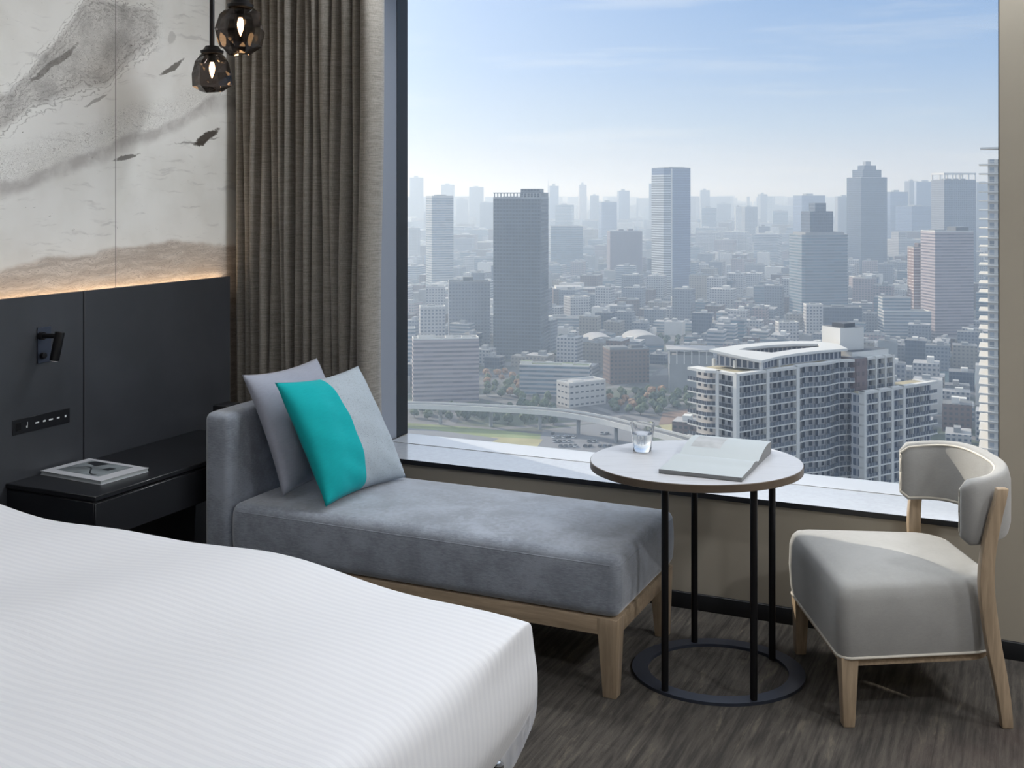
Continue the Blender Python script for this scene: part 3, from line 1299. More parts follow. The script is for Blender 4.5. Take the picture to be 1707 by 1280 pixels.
# ------------------------------------------------------------------ unseen ceiling lamps added to brighten the room (above the frame)
FILL_LAMPS = ((1.5, 3.3, 18), (1.5, 1.9, 30), (1.5, .5, 20), (-.4, .6, 4), (-2.3, .6, 4), (-2.3, 2.2, 4))
for i, (x, y, en) in enumerate(FILL_LAMPS):
    t = thing('ceiling_fill_light', 'added round ceiling fill light', 'ceiling light', (x, y, ZC), 0, 'added ceiling fill lights')
    b = MB()
    b.lathe([(.16, -.0), (.16, -.010), (.135, -.012), (.135, -.002)], 40, cap0=False, cap1=False)
    b.build('bezel', M['white_lamp'], t, smooth=True, angle=40)
    b = MB()
    b.lathe([(.134, -.003), (.134, -.006)], 40)
    b.build('lens', M['fill_lens'], t)
    L = bpy.data.lights.new('ceiling_fill_beam', 'AREA')
    L.shape = 'DISK'
    L.size = .27
    L.energy = en
    L.color = (.95, .97, 1.0)
    L.spread = math.radians(150)
    lo = bpy.data.objects.new('ceiling_fill_beam', L)
    C.objects.link(lo)
    lo.parent = t
    lo.location = (0, 0, -.014)
# a long cool lamp added at the window head to mimic daylight there
t = thing('ceiling_fill_strip', 'added long ceiling fill lamp near the window', 'ceiling light', (-.4, 3.92, ZC))
b = MB()
b.box(-2.1, 2.3, -.05, .05, -.03, -.002)
b.build('housing', M['white_lamp'], t)
b = MB()
b.box(-2.08, 2.28, -.04, .04, -.036, -.031)
b.build('lens', M['fill_lens'], t)
L = bpy.data.lights.new('ceiling_fill_strip_beam', 'AREA')
L.shape = 'RECTANGLE'
L.size = 4.3
L.size_y = .08
L.energy = 84
L.color = (.90, .95, 1.0)
lo = bpy.data.objects.new('ceiling_fill_strip_beam', L)
C.objects.link(lo)
lo.parent = t
lo.location = (.1, 0, -.04)
lo.rotation_euler = (math.radians(-28), 0, 0)

#CITY-BEGIN#
# ================================================================== THE CITY OUTSIDE
def facade(name, wall, glass, bay, floor, ww, wh, v0=.3, rough=.6, band=None, jitter=.5, roof=None):
    """wall with a window grid laid out in metres (UV); band: colour of the slab edge line of every storey"""
    m, nt = new_mat(name)
    t = NT(nt)
    u, v, _ = t.xyz(t.uv())
    uf = t.m('FRACT', t.m('DIVIDE', u, bay))
    vf = t.m('FRACT', t.m('DIVIDE', v, floor))
    wu = t.m('LESS_THAN', t.m('ABSOLUTE', t.m('SUBTRACT', uf, .5)), ww / 2) if ww < 1 else None
    wv = t.m('LESS_THAN', t.m('ABSOLUTE', t.m('SUBTRACT', vf, v0 + wh / 2)), wh / 2)
    k = t.m('MULTIPLY', wu, wv) if wu is not None else wv
    cell = t.n('ShaderNodeCombineXYZ')
    t.put(cell.inputs[0], t.m('FLOOR', t.m('DIVIDE', u, bay)))
    t.put(cell.inputs[1], t.m('FLOOR', t.m('DIVIDE', v, floor)))
    wn = t.n('ShaderNodeTexWhiteNoise', noise_dimensions='2D')
    t.put(wn.inputs['Vector'], cell.outputs[0])
    g = t.mix(t.m('MULTIPLY', wn.outputs[0], jitter), glass, tuple(x * 2.6 + .02 for x in glass))
    n = t.noise(t.obj(), .05, 3)
    wc = t.mix(t.m('MULTIPLY', t.ss(n, .3, .7), .3), wall, tuple(x * .75 for x in wall))
    c = t.mix(k, wc, g)
    if band:
        c = t.mix(t.m('LESS_THAN', vf, .16), c, band)
    t.out(t.pbr(c, t.m('SUBTRACT', rough, t.m('MULTIPLY', k, rough * .55)), 0, None, 0, .4))
    return m


S = srgb
GL = S(62, 72, 88)
FC = {
    'white_grid': facade('white_grid_facade', S(186, 184, 184), GL, 3.2, 3.1, .55, .5),
    'white_band': facade('white_band_facade', S(184, 183, 184), S(82, 100, 114), 6.4, 3.2, 1, .5),
    'grey_grid': facade('grey_grid_facade', S(134, 138, 146), GL, 3.0, 3.2, .6, .5),
    'grey_band': facade('grey_band_facade', S(140, 144, 152), S(70, 94, 108), 9, 3.4, 1, .5),
    'dark_grid': facade('dark_grid_facade', S(76, 84, 95), S(30, 37, 48), 2.9, 3.2, .62, .55, band=S(106, 113, 124)),
    'dark_glass': facade('dark_glass_facade', S(76, 88, 106), S(40, 52, 70), 2.4, 3.6, .8, .75, rough=.35),
    'blue_glass': facade('blue_glass_facade', S(116, 132, 160), S(70, 88, 122), 1.8, 3.3, .75, .8, rough=.35, jitter=.15),
    'pink_grid': facade('pink_grid_facade', S(168, 152, 152), S(86, 92, 100), 3.6, 3.1, .62, .5),
    'pink_band': facade('pink_band_facade', S(180, 168, 170), S(98, 94, 104), 7, 3.1, 1, .48),
    'brown_grid': facade('brown_grid_facade', S(112, 92, 86), S(56, 50, 54), 3.3, 3.2, .55, .5),
    'brown_band': facade('brown_band_facade', S(124, 98, 92), S(190, 180, 176), 8, 3.1, .82, .30),
    'violet': facade('dull_violet_facade', S(112, 104, 114), S(84, 82, 94), 3.0, 3.4, .5, .4),
    'beige_grid': facade('beige_grid_facade', S(160, 152, 142), S(86, 84, 84), 3.4, 3.2, .5, .45),
    'louvre': facade('white_louvre_facade', S(108, 116, 126), S(226, 228, 230), 50, 3.3, 1, .36, v0=.1, jitter=0),
    'slot_white': facade('slot_window_wall', S(206, 203, 200), S(52, 58, 68), 4.4, 4.2, .6, .26),
    'plain_white': simple('white_render', S(222, 220, 216), .7, var=.04, scale=.05),
    'plain_grey': simple('grey_concrete', S(150, 152, 154), .8, var=.08, scale=.08),
    'plain_dark': simple('dark_cladding', S(84, 88, 94), .6, var=.08, scale=.08),
    'roof_pale': simple('pale_roof', S(166, 166, 168), .8, var=.1, scale=.1),
    'roof_grey': simple('grey_roof', S(112, 114, 118), .85, var=.14, scale=.12),
    'roof_sand': simple('sandy_roof', S(176, 166, 140), .9, var=.1, scale=.3),
    'roof_green': simple('roof_garden', S(104, 116, 84), .9, var=.3, scale=.2),
    'steel': simple('white_steel', S(215, 215, 212), .5),
    'rail': facade('balcony_glass_rail', S(168, 170, 174), S(84, 90, 100), 1.2, 40, .86, .97, v0=.0, jitter=.4),
    'asphalt': simple('asphalt', S(96, 98, 102), .9, var=.12, scale=.05),
}


def m_ground():
    m, nt = new_mat('city_ground')
    t = NT(nt)
    p = t.obj()
    v = t.n('ShaderNodeTexVoronoi', feature='F1')
    t.put(v.inputs['Vector'], p)
    v.inputs['Scale'].default_value = .03
    g = t.mix(t.xyz(v.outputs['Color'])[0], S(76, 78, 82), S(106, 106, 108))
    n = t.noise(p, .012, 4)
    g = t.mix(t.m('MULTIPLY', t.ss(n, .46, .60), .85), g, S(80, 92, 72))
    e = t.n('ShaderNodeTexVoronoi', feature='DISTANCE_TO_EDGE')
    t.put(e.inputs['Vector'], p)
    e.inputs['Scale'].default_value = .012
    g = t.mix(t.ss(e.outputs['Distance'], .03, .05, 1, 0), g, S(120, 120, 124))
    t.out(t.pbr(g, .9))
    return m


b = MB()
b.poly([(-14000, 12, GZ), (5000, 12, GZ), (5000, 15000, GZ), (-14000, 15000, GZ)])
struct(b.build('ground', m_ground(), fixn=False))
LAND = []                                      # (lateral, distance, radius) kept free of anonymous blocks
NAMED = []                                     # landmarks that labels may refer to


RECT = []


def rect(x, y, w, d, a):
    ca_, sa_ = math.cos(a), math.sin(a)
    return [(x + i * w / 2 * ca_ - j * d / 2 * sa_, y + i * w / 2 * sa_ + j * d / 2 * ca_) for i, j in ((-1, -1), (1, -1), (1, 1), (-1, 1))]


def hit(P, Q):
    for A in (P, Q):
        for i in range(2):
            ex, ey = A[i + 1][0] - A[i][0], A[i + 1][1] - A[i][1]
            p = [q[0] * ex + q[1] * ey for q in P]
            r = [q[0] * ex + q[1] * ey for q in Q]
            if max(p) < min(r) or max(r) < min(p):
                return False
    return True


def lat(u, D):
    return (u - CX) / FPX * D


def block(name, label, cat, u0, u1, vt, D, mat, yaw=0.0, dep=.6, roof='roof_grey', extras=(), short=None, zb=None, group=None, chamfer=0.0, base=None):
    """a building seen between bearings u0 and u1, its front at distance D, its roof at height vt"""
    ya = math.radians(yaw)
    ext = (u1 - u0) / FPX * D
    w_ = ext / (abs(math.cos(ya)) + dep * abs(math.sin(ya)))
    d_ = w_ * dep
    dext = w_ * abs(math.sin(ya)) + d_ * abs(math.cos(ya))
    Dc = D + dext / 2
    um = (u0 + u1) / 2
    c = W(um, D) + FW * (dext / 2)
    z1 = zat(vt, D) - GZ
    t = thing(name, label, cat, c, TH + ya, group)
    hx, hy = w_ / 2, d_ / 2
    k = chamfer * min(w_, d_)
    plan = [(-hx + k, -hy), (hx - k, -hy), (hx, -hy + k), (hx, hy - k), (hx - k, hy), (-hx + k, hy), (-hx, hy - k), (-hx, -hy + k)] if k else [(-hx, -hy), (hx, -hy), (hx, hy), (-hx, hy)]
    b = MB()
    b.prism(plan, 0, z1 - .4, 0, 1)
    b.build('body', [FC[mat], FC[roof]], t, merge=0, fixn=False)
    b = MB()                                   # parapet
    for i in range(len(plan)):
        p, q = Vector(plan[i]), Vector(plan[(i + 1) % len(plan)])
        e = (q - p).normalized()
        nr = Vector((-e.y, e.x)) * .5
        b.prism([tuple(p), tuple(q), tuple(q + nr), tuple(p + nr)], z1 - .4, z1 + .7)
    b.build('parapet', FC['plain_white' if 'white' in mat or 'pink' in mat else 'plain_grey'], t, merge=0, fixn=False)
    px2m = D / FPX
    for ex in extras:                          # (part name, x0, x1, y0, y1 as shares of the plan, height in pixels, material)
        nm, x0, x1, y0, y1, hpx, mt = ex[:7]
        zz = z1 - .4 + (ex[7] * px2m if len(ex) > 7 else 0)
        b = MB()
        b.prism([(x0 * w_ - hx, y0 * d_ - hy), (x1 * w_ - hx, y0 * d_ - hy), (x1 * w_ - hx, y1 * d_ - hy), (x0 * w_ - hx, y1 * d_ - hy)], zz, zz + max(.5, hpx * px2m), 0, 1)
        b.build(nm, [FC[mt], FC[roof]], t, merge=0, fixn=False)
    LAND.append((lat(um, D), Dc, max(ext, dext) / 2 + 4, z1))
    RECT.append(rect(lat(um, D), Dc, w_ + 4, d_ + 4, ya))
    if short:
        NAMED.append((short, um, vt, D, Dc))
    return t, w_, d_, z1


PB = lambda h, mt='plain_grey', x0=.3, x1=.6, y0=.3, y1=.7: ('rooftop_plant_room', x0, x1, y0, y1, h, mt)
# --- towers and blocks one can name
t, w_, d_, z1 = block('office_tower', 'tall white-louvred tower with a blue glass flank and pale central stripe', 'tower', 1087, 1161, 280, 1540, 'blue_glass', 30, .86, chamfer=.16, extras=[PB(3, 'plain_white', .2, .8, .2, .8)], short='the tall louvred tower')
b = MB()                                       # louvred face and light stripe as facade panels
hx, hy = w_ / 2, d_ / 2
k = .16 * min(w_, d_)
b.poly([(-hx - .5, hy - k, 2), (-hx - .5, -hy + k, 2), (-hx - .5, -hy + k, z1 - 9), (-hx - .5, hy - k, z1 - 9)], [(0, 0), (d_ - 2 * k, 0), (d_ - 2 * k, z1 - 11), (0, z1 - 11)])
b.poly([(-hx - .4, -hy + k, 2), (-hx + k, -hy - .5, 2), (-hx + k, -hy - .5, z1 - 9), (-hx - .4, -hy + k, z1 - 9)], [(0, 0), (k, 0), (k, z1 - 11), (0, z1 - 11)])
b.build('louvred_face', FC['louvre'], t, merge=0, fixn=False)
b = MB()
b.box(-hx + k + .6, -hx + k + 2.4, -hy - .8, -hy + .2, 2, z1 - 1)
b.build('light_stripe', FC['plain_white'], t)

t, w_, d_, z1 = block('residential_tower', 'dark grey grid-windowed tower with pierced parapet, the darkest of the view', 'tower', 822, 916, 330, 1005, 'dark_grid', -14, .7, extras=[('crown', .56, .96, .1, .6, 16, 'dark_grid'), PB(3, 'plain_dark', .15, .4)], short='the dark grid tower')
b = MB()
hx, hy = w_ / 2, d_ / 2
for i in range(15):
    x = -hx + 1 + i * (w_ - 2) / 14
    b.box(x - .5, x + .5, -hy, -hy + .8, z1 + .7, z1 + 4)
for i in range(11):
    y = -hy + 1 + i * (d_ - 2) / 10
    b.box(hx - .8, hx, y - .5, y + .5, z1 + .7, z1 + 4)
b.box(-hx, hx, -hy, -hy + .8, z1 + 4, z1 + 4.9)
b.box(hx - .8, hx, -hy, hy, z1 + 4, z1 + 4.9)
b.build('pierced_parapet', FC['plain_grey'], t, merge=0)

block('residential_tower', 'pale hazy slab tower rising alone at the view\'s far left edge', 'tower', 708, 755, 327, 1500, 'white_band', 24, .75, extras=[PB(3, 'plain_grey', .3, .75)], short='the pale slab tower')
block('office_block', 'broad hazy grey-green block close behind the dark grid tower', 'office block', 916, 972, 378, 2000, 'grey_band', 4, .6, short='the grey-green block')
block('office_block', 'square dull violet block standing between two taller towers', 'office block', 1015, 1071, 386, 1800, 'violet', 3, .7, extras=[PB(4, 'violet', .3, .45), PB(5, 'violet', .6, .75)], short='the dull violet block')
t, w_, d_, z1 = block('office_tower', 'blue-grey tower stepped like a ziggurat up to a small peak', 'tower', 1423, 1484, 296, 1900, 'dark_glass', 18, .8, extras=[('setback_tier', .14, .86, .14, .86, 14, 'dark_glass'), ('setback_tier', .27, .73, .27, .73, 21, 'dark_glass'), ('peak', .40, .60, .40, .60, 28, 'plain_grey')], short='the ziggurat tower')
block('hotel_tower', 'grey tower striped with white balcony lines under a set-back crown', 'tower', 1327, 1421, 392, 1290, 'grey_band', 12, .66, chamfer=.08, extras=[('crown', .22, .72, .2, .8, 40, 'dark_glass'), ('crown', .36, .60, .3, .7, 54, 'dark_glass'), ('ledge', .08, .92, .08, .92, 5, 'plain_grey')], short='the striped crown tower')
t, w_, d_, z1 = block('residential_tower', 'grey lattice-fronted tower with an open frame at its top', 'tower', 1567, 1631, 300, 1620, 'grey_grid', 10, .7, extras=[PB(3, 'plain_grey', .2, .8)], short='the lattice tower')
b = MB()
hx, hy = w_ / 2, d_ / 2
for x in (-hx, -hx * .5, -1, hx * .5, hx - 2):
    b.box(x, x + 2, -hy, -hy + 2, z1, z1 + 9)
    b.box(x, x + 2, hy - 2, hy, z1, z1 + 9)
b.box(-hx, hx, -hy, -hy + 2, z1 + 8, z1 + 10.5)
b.box(-hx, hx, hy - 2, hy, z1 + 8, z1 + 10.5)
b.box(-hx, -hx + 2, -hy, hy, z1 + 8, z1 + 10.5)
b.box(hx - 2, hx, -hy, hy, z1 + 8, z1 + 10.5)
b.build('roof_frame', FC['plain_white'], t, merge=0)
block('residential_tower', 'pinkish banded tower in front of the lattice-fronted tower', 'tower', 1552, 1627, 386, 1150, 'pink_band', 8, .7, extras=[PB(8, 'plain_dark', .62, .95, .2, .8), PB(3, 'plain_grey', .1, .4)], short='the pinkish banded tower')
block('residential_tower', 'narrow brown banded tower against the pinkish tower\'s side', 'tower', 1523, 1556, 412, 1190, 'brown_band', 0, .9, extras=[PB(7, 'brown_grid', .3, .9, .2, .8)], short='the narrow brown tower')
block('office_block', 'banded white low block before the narrow brown tower', 'office block', 1475, 1555, 520, 1120, 'white_band', -4, .5, extras=[('wing', .0, .60, .2, .95, 24, 'white_band'), PB(4, 'plain_white', .15, .35, .4, .7)], short='the banded white block')
block('office_block', 'twin low dark glass block at the foot of the striped crown tower', 'office block', 1370, 1443, 513, 1150, 'dark_glass', -10, .5, extras=[PB(3, 'plain_dark')], short='the dark glass block')
block('hospital_block', 'pale pink grid-fronted block right of the striped crown tower', 'office block', 1423, 1470, 462, 1600, 'pink_grid', 6, .6, extras=[PB(3)], short='the pale pink block')
block('apartment_block', 'sunlit cream block with two stepped wings beside the ziggurat tower', 'apartment block', 1487, 1553, 400, 2100, 'white_grid', 22, .5, extras=[('wing', .0, .3, .0, .6, 14, 'white_grid'), PB(4)], short='the sunlit cream block')
block('office_tower', 'thin cream shaft above the sunlit cream block', 'tower', 1499, 1513, 345, 2700, 'white_grid', 12, .9, short=None)
block('apartment_block', 'long white eight-storey slab with brown balcony rows by the trees', 'apartment block', 684, 798, 566, 800, 'pink_band', 9, .3, extras=[PB(6, 'plain_white', .08, .34), PB(5, 'plain_white', .5, .62), PB(4, 'plain_white', .75, .9)], short='the white slab by the trees')
block('apartment_block', 'tall pale grey slab behind the white slab by the trees', 'apartment block', 745, 817, 470, 1060, 'grey_grid', 5, .5, extras=[PB(8, 'plain_dark', .35, .6), PB(3)], short='the pale grey slab')
block('apartment_block', 'white block tucked left of the tall pale grey slab', 'apartment block', 697, 742, 512, 1000, 'white_grid', 8, .6, extras=[PB(4)], short=None)
block('apartment_block', 'faint white block under the pale slab tower', 'apartment block', 708, 742, 478, 1220, 'white_grid', 4, .7, extras=[PB(3)])
block('apartment_block', 'faint pale block cut by the window frame', 'apartment block', 655, 692, 548, 900, 'white_band', 8, .6, extras=[PB(3)])
block('warehouse', 'very long flat brownish hall with a pale roof edge', 'warehouse', 921, 1020, 482, 1420, 'brown_grid', 2, .5, roof='roof_pale', extras=[('roof_step', .05, .5, .1, .9, 4, 'plain_white')], short='the long brown hall')
block('office_block', 'brown brick block with rows of small windows', 'office block', 1016, 1067, 500, 1330, 'brown_grid', 8, .6, extras=[PB(3, 'brown_grid')], short='the brown brick block')
block('apartment_block', 'white grid block at the foot of the tall louvred tower', 'apartment block', 1121, 1160, 497, 1380, 'white_grid', 14, .6, extras=[PB(4)], short='the white grid block')
block('apartment_block', 'white block with a sunlit end wall past the long brown hall', 'apartment block', 941, 985, 496, 1290, 'white_grid', 20, .8, extras=[PB(3)], short=None)
block('office_block', 'long banded low block right beside the dark grid tower', 'office block', 915, 975, 530, 1200, 'white_band', -6, .5, extras=[PB(4, 'plain_grey', .1, .5)], short=None)
block('school', 'white school with ribbon windows and a planted roof by the highway', 'school', 866, 988, 611, 824, 'white_band', -10, .25, roof='roof_green', extras=[PB(6, 'plain_white', .0, .16, .3, .7), PB(4, 'plain_white', .6, .75)], short='the white school')
block('office_block', 'white cube-like block with slot windows beside the white school', 'office block', 929, 1013, 640, 781, 'slot_white', 32, .5, roof='roof_pale', extras=[PB(3, 'plain_white', .2, .5)], short='the white cube block')
block('office_block', 'dark framed office block with terraces in front of the arched halls', 'office block', 1008, 1084, 583, 880, 'brown_grid', 12, .6, extras=[('roof_terrace', .0, .45, .0, .6, 5, 'plain_grey'), PB(5, 'plain_dark', .6, .9)], short='the framed office block')
t, w_, d_, z1 = block('civic_hall', 'grey hall under a pale overhanging roof beside the apartment complex', 'hall', 1117, 1195, 594, 842, 'plain_grey', -6, .6, roof='roof_pale', short='the overhanging-roof hall')
b = MB()
b.box(-w_ / 2 - 2, w_ / 2 + 2, -d_ / 2 - 2, d_ / 2 + 2, z1 + 4, z1 + 5)
b.build('roof_slab', FC['roof_pale'], t)
b = MB()
for i in range(7):
    x = -w_ / 2 + i * w_ / 6
    b.box(x - .4, x + .4, -d_ / 2 - 1, -d_ / 2, z1 - 6, z1 + 4)
b.build('colonnade', FC['plain_white'], t, merge=0)
block('apartment_block', 'small white six-row block above the apartment complex roof', 'apartment block', 1297, 1332, 538, 1010, 'white_grid', 4, .6, extras=[PB(3)], short='the small white block')
block('apartment_block', 'pale slim block in front of the striped crown tower', 'apartment block', 1344, 1372, 508, 1120, 'white_grid', 0, .7, extras=[PB(3)])
block('apartment_block', 'whitish block with roof tanks between louvred and crown towers', 'apartment block', 1237, 1275, 512, 1250, 'grey_grid', 10, .7, extras=[PB(5), PB(4, 'plain_white', .65, .85)], short='the roof-tank block')
block('office_block', 'hazy slate block among rooftops right of the louvred tower', 'office block', 1180, 1230, 470, 1600, 'grey_band', 6, .6, extras=[PB(4, 'plain_dark')], short='the slate block')
block('office_block', 'wide grey block half way to the horizon', 'office block', 1228, 1282, 442, 1900, 'grey_grid', -5, .6, extras=[PB(4)], short=None)
# --- hazy skyline
SK = [
    (683, 705, 296, 4200, 'grey_grid', 'palest stepped skyscraper beside the window frame'),
    (735, 757, 308, 4600, 'grey_grid', 'faint wide tower behind the pale slab tower'),
    (782, 806, 312, 4200, 'grey_grid', 'faint stepped tower halfway between the slab and dark grid towers'),
    (760, 780, 332, 3600, 'white_grid', 'faint low shaft left of the faint stepped tower'),
    (800, 822, 338, 3300, 'grey_grid', 'faint tower touching the dark grid tower'),
    (916, 932, 310, 4000, 'blue_glass', 'faint bluish tower peeping past the dark grid tower'),
    (965, 978, 308, 4500, 'pink_grid', 'faint slim pinkish tower on the skyline'),
    (926, 958, 342, 3200, 'grey_band', 'faint grey slab above the grey-green block'),
    (984, 999, 326, 3900, 'grey_grid', 'faint frame-like tower under construction'),
    (999, 1029, 337, 2900, 'blue_glass', 'hazy blue-grey office slab above the dull violet block'),
    (1030, 1050, 318, 3900, 'blue_glass', 'faint pale blue box on the skyline'),
    (1061, 1064, 333, 4000, 'plain_grey', 'thin distant chimney on the skyline'),
    (1082, 1096, 306, 3700, 'grey_grid', 'faint tower half hidden by the tall louvred tower'),
    (1168, 1184, 317, 4300, 'grey_grid', 'faint greenish shaft just past the tall louvred tower'),
    (1170, 1196, 347, 3100, 'grey_band', 'faint low slab past the tall louvred tower'),
    (1226, 1237, 345, 2900, 'plain_white', 'narrow sunlit white slab on the skyline'),
    (1237, 1264, 345, 2930, 'grey_grid', 'grey slab joined to the sunlit white slab'),
    (1265, 1280, 324, 4100, 'grey_grid', 'faint shaft beyond the sunlit white slab'),
    (1245, 1250, 328, 4600, 'plain_grey', 'thin faint spire-like shaft on the skyline'),
    (1264, 1284, 378, 2400, 'grey_grid', 'hazy grey block below the faint shaft'),
    (1330, 1378, 326, 2700, 'blue_glass', 'wide hazy blue office box above the striped crown tower'),
    (1397, 1424, 328, 2900, 'grey_grid', 'hazy slab hiding behind the ziggurat tower'),
    (1482, 1515, 320, 2800, 'blue_glass', 'hazy block leaning on the ziggurat tower'),
    (1512, 1532, 302, 3200, 'grey_grid', 'tallest hazy slab before the lattice tower'),
    (1530, 1568, 303, 2900, 'blue_glass', 'wide hazy slab touching the lattice tower'),
    (1506, 1566, 344, 2500, 'blue_glass', 'broad dark hazy mass behind the sunlit cream block'),
    (1628, 1660, 304, 2800, 'grey_grid', 'hazy slab between the lattice tower and the balcony tower'),
    (1600, 1640, 420, 1700, 'white_grid', 'white balcony-lined slab beside the pinkish tower'),
    (1290, 1318, 352, 3300, 'grey_band', 'faint slab left of the wide blue office box'),
    (1122, 1150, 352, 3400, 'grey_band', 'faint slab behind the tall louvred tower'),
    (1196, 1222, 340, 3900, 'grey_grid', 'faint squat tower in the haze gap'),
    (852, 874, 330, 4300, 'grey_grid', 'faint block behind the dark grid tower'),
    (706, 722, 352, 3000, 'white_grid', 'pale block at the foot of the palest skyscraper'),
    (676, 700, 380, 2300, 'white_grid', 'pale low block against the window frame'),
    (757, 790, 398, 2300, 'grey_grid', 'hazy block right of the pale slab tower'),
    (790, 823, 430, 1900, 'grey_band', 'hazy low block by the dark grid tower'),
]
for (u0, u1, vt, D, mt, lb) in SK:
    t, w_, d_, z1 = block('skyline_tower', lb, 'tower', u0, u1, vt, D, mt, rnd.uniform(-14, 20), rnd.uniform(.6, .9), extras=[PB(rnd.uniform(2, 4))] if u1 - u0 > 9 else ())
t = thing('radio_mast', 'thin lattice mast rising behind the dark grid tower', 'mast', W(914, 3400), TH)
b = MB()
hm = zat(298, 3400) - GZ
b.tube((0, 0, 0), (0, 0, hm * .72), 5, 8, 2.5)
b.build('mast_shaft', FC['plain_grey'], t)
b = MB()
b.tube((0, 0, hm * .72), (0, 0, hm), 2, 8, .8)
b.build('antenna', FC['plain_white'], t)
LAND.append((lat(914, 3400), 3400, 10, 100))


NLA = len(LAND) - 1

# --- two arched halls
def vault(name, label, u0, u1, vt, D, dep):
    w_ = (u1 - u0) / FPX * D
    c = W((u0 + u1) / 2, D) + FW * (dep / 2)
    zt = zat(vt, D) - GZ
    t = thing(name, label, 'hall', c, TH + math.radians(8))
    b = MB()
    b.box(-w_ / 2, w_ / 2, -dep / 2, dep / 2, 0, zt * .55)
    b.build('walls', FC['grey_band'], t, merge=0, fixn=False)
    b = MB()
    n = 14
    pr = [(-w_ / 2 * math.cos(PI * i / n) * 1.04, zt * .55 + zt * .45 * math.sin(PI * i / n) ** .8) for i in range(n + 1)]
    for (xa, za), (xb, zb_) in zip(pr, pr[1:]):
        b.poly([(xa, -dep / 2 - 1, za), (xb, -dep / 2 - 1, zb_), (xb, dep / 2 + 1, zb_), (xa, dep / 2 + 1, za)])
    b.poly([(x, -dep / 2 - 1, z) for x, z in pr])
    b.poly([(x, dep / 2 + 1, z) for x, z in reversed(pr)])
    b.build('arched_roof', FC['roof_pale'], t)
    LAND.append((lat((u0 + u1) / 2, D + dep / 2), D + dep / 2, max(w_, dep) / 2 + 4, zt))


vault('sports_hall', 'smaller arched-roof hall behind the framed office block', 975, 1026, 561, 1010, 34)
vault('sports_hall', 'larger arched-roof hall left of the overhanging-roof hall', 1048, 1102, 558, 1030, 40)

# --- the tall balcony tower at the right jamb
t = thing('balcony_tower', 'slender tower with stacked white balcony fins beside the right window jamb', 'tower', W(1676, 392), TH + math.radians(-24))
Dt = 392
zt = zat(266, Dt) - GZ
b = MB()
b.prism([(-5.5, -7), (8, -7), (8, 8), (-5.5, 8)], 0, zt, 0, 1)
b.build('body', [facade('balcony_tower_wall', S(212, 210, 206), S(128, 134, 142), 2.6, 3.15, .55, .55), FC['roof_grey']], t, merge=0, fixn=False)
for i in range(44):
    z = zt - 2 - i * 3.15
    b = MB()
    b.prism([(-8.4, -7.6), (-5.4, -8.2), (8.2, -8.2), (8.2, -6.9), (-5.3, -6.9), (-5.3, 7), (-8.4, 7)], z, z + .35)
    bs = b.build('balcony', FC['plain_white'], t, merge=0)
    b = MB()
    b.box(-5.2, 8.1, -8.15, -8.05, z + .95, z + 1.1)
    for q in range(8):
        b.box(-5.2 + q * 1.9, -5.1 + q * 1.9, -8.15, -8.05, z + .35, z + 1.0)
    b.build('railing', FC['steel'], bs, merge=0)
b = MB()
b.box(-2, 6, -5, 5, zt, zt + 1.6)
b.build('rooftop_plant_room', FC['plain_white'], t)
b = MB()
b.box(-.3, .3, -3, -2.4, zt + 1.6, zt + 3.6)
b.box(-.3, .3, 2.4, 3, zt + 1.6, zt + 3.6)
b.prism([(-8, -5), (-2, -7), (6, -6), (6, 6), (-2, 7), (-8, 4)], zt + 3.6, zt + 4.2)
b.build('roof_canopy', FC['steel'], t, merge=0)
LAND.append((lat(1676, Dt), Dt, 18, 300))

# --- the near apartment complex
D0 = 301.0
ang = math.radians(55.9)
axx = RT * math.sin(ang) + FW * math.cos(ang)
cx0 = W(1227, D0)
apt = thing('apartment_complex', 'large near white gridded apartment complex with a curved penthouse roof', 'apartment building', cx0, math.atan2(axx.y, axx.x))
HM = -46.6 - GZ                                # main roof deck above the street
FL = 3.03
NF = 17                                        # storeys with modelled balconies, below the roof
recess = 1.7
M_fac = facade('apartment_wall', S(206, 203, 202), S(66, 72, 84), 2.3, FL, .52, .62, v0=.12)
M_fac2 = facade('apartment_wall_glazed', S(196, 196, 200), S(74, 82, 98), 1.7, FL, .7, .66, v0=.1)
M_shaft = facade('stair_shaft_wall', S(132, 116, 116), S(88, 78, 82), 2.0, FL, .5, .4)
# main body, its facade wall set back behind the balconies; wavy between 24 and 48 m
wav = lambda x: 1.3 * math.sin((x - 24) / 24 * PI) + .9 * math.sin((x - 24) / 24 * 3 * PI)
main_plan = [(recess, recess), (24, recess)] + [(24 + i, recess + max(0, wav(24 + i)) * 1.0) for i in range(1, 24)] + [(48, recess), (66, recess), (66, 17), (0 + recess, 17)]
b = MB()
b.prism(main_plan, 0, HM - .3, 0, 1)
b.build('body', [M_fac, FC['roof_sand']], apt, merge=0, fixn=False)
b = MB()
b.prism([(48.2, -.6), (53.0, -.6), (53.0, 6), (48.2, 6)], 0, HM + .6, 0, 1)
b.build('stair_shaft', [M_shaft, FC['roof_grey']], apt, merge=0, fixn=False)


def slab_outline(x0, x1, y1):
    f = [(24 + i, -.1 + wav(24 + i)) for i in range(0, 25)]
    return f


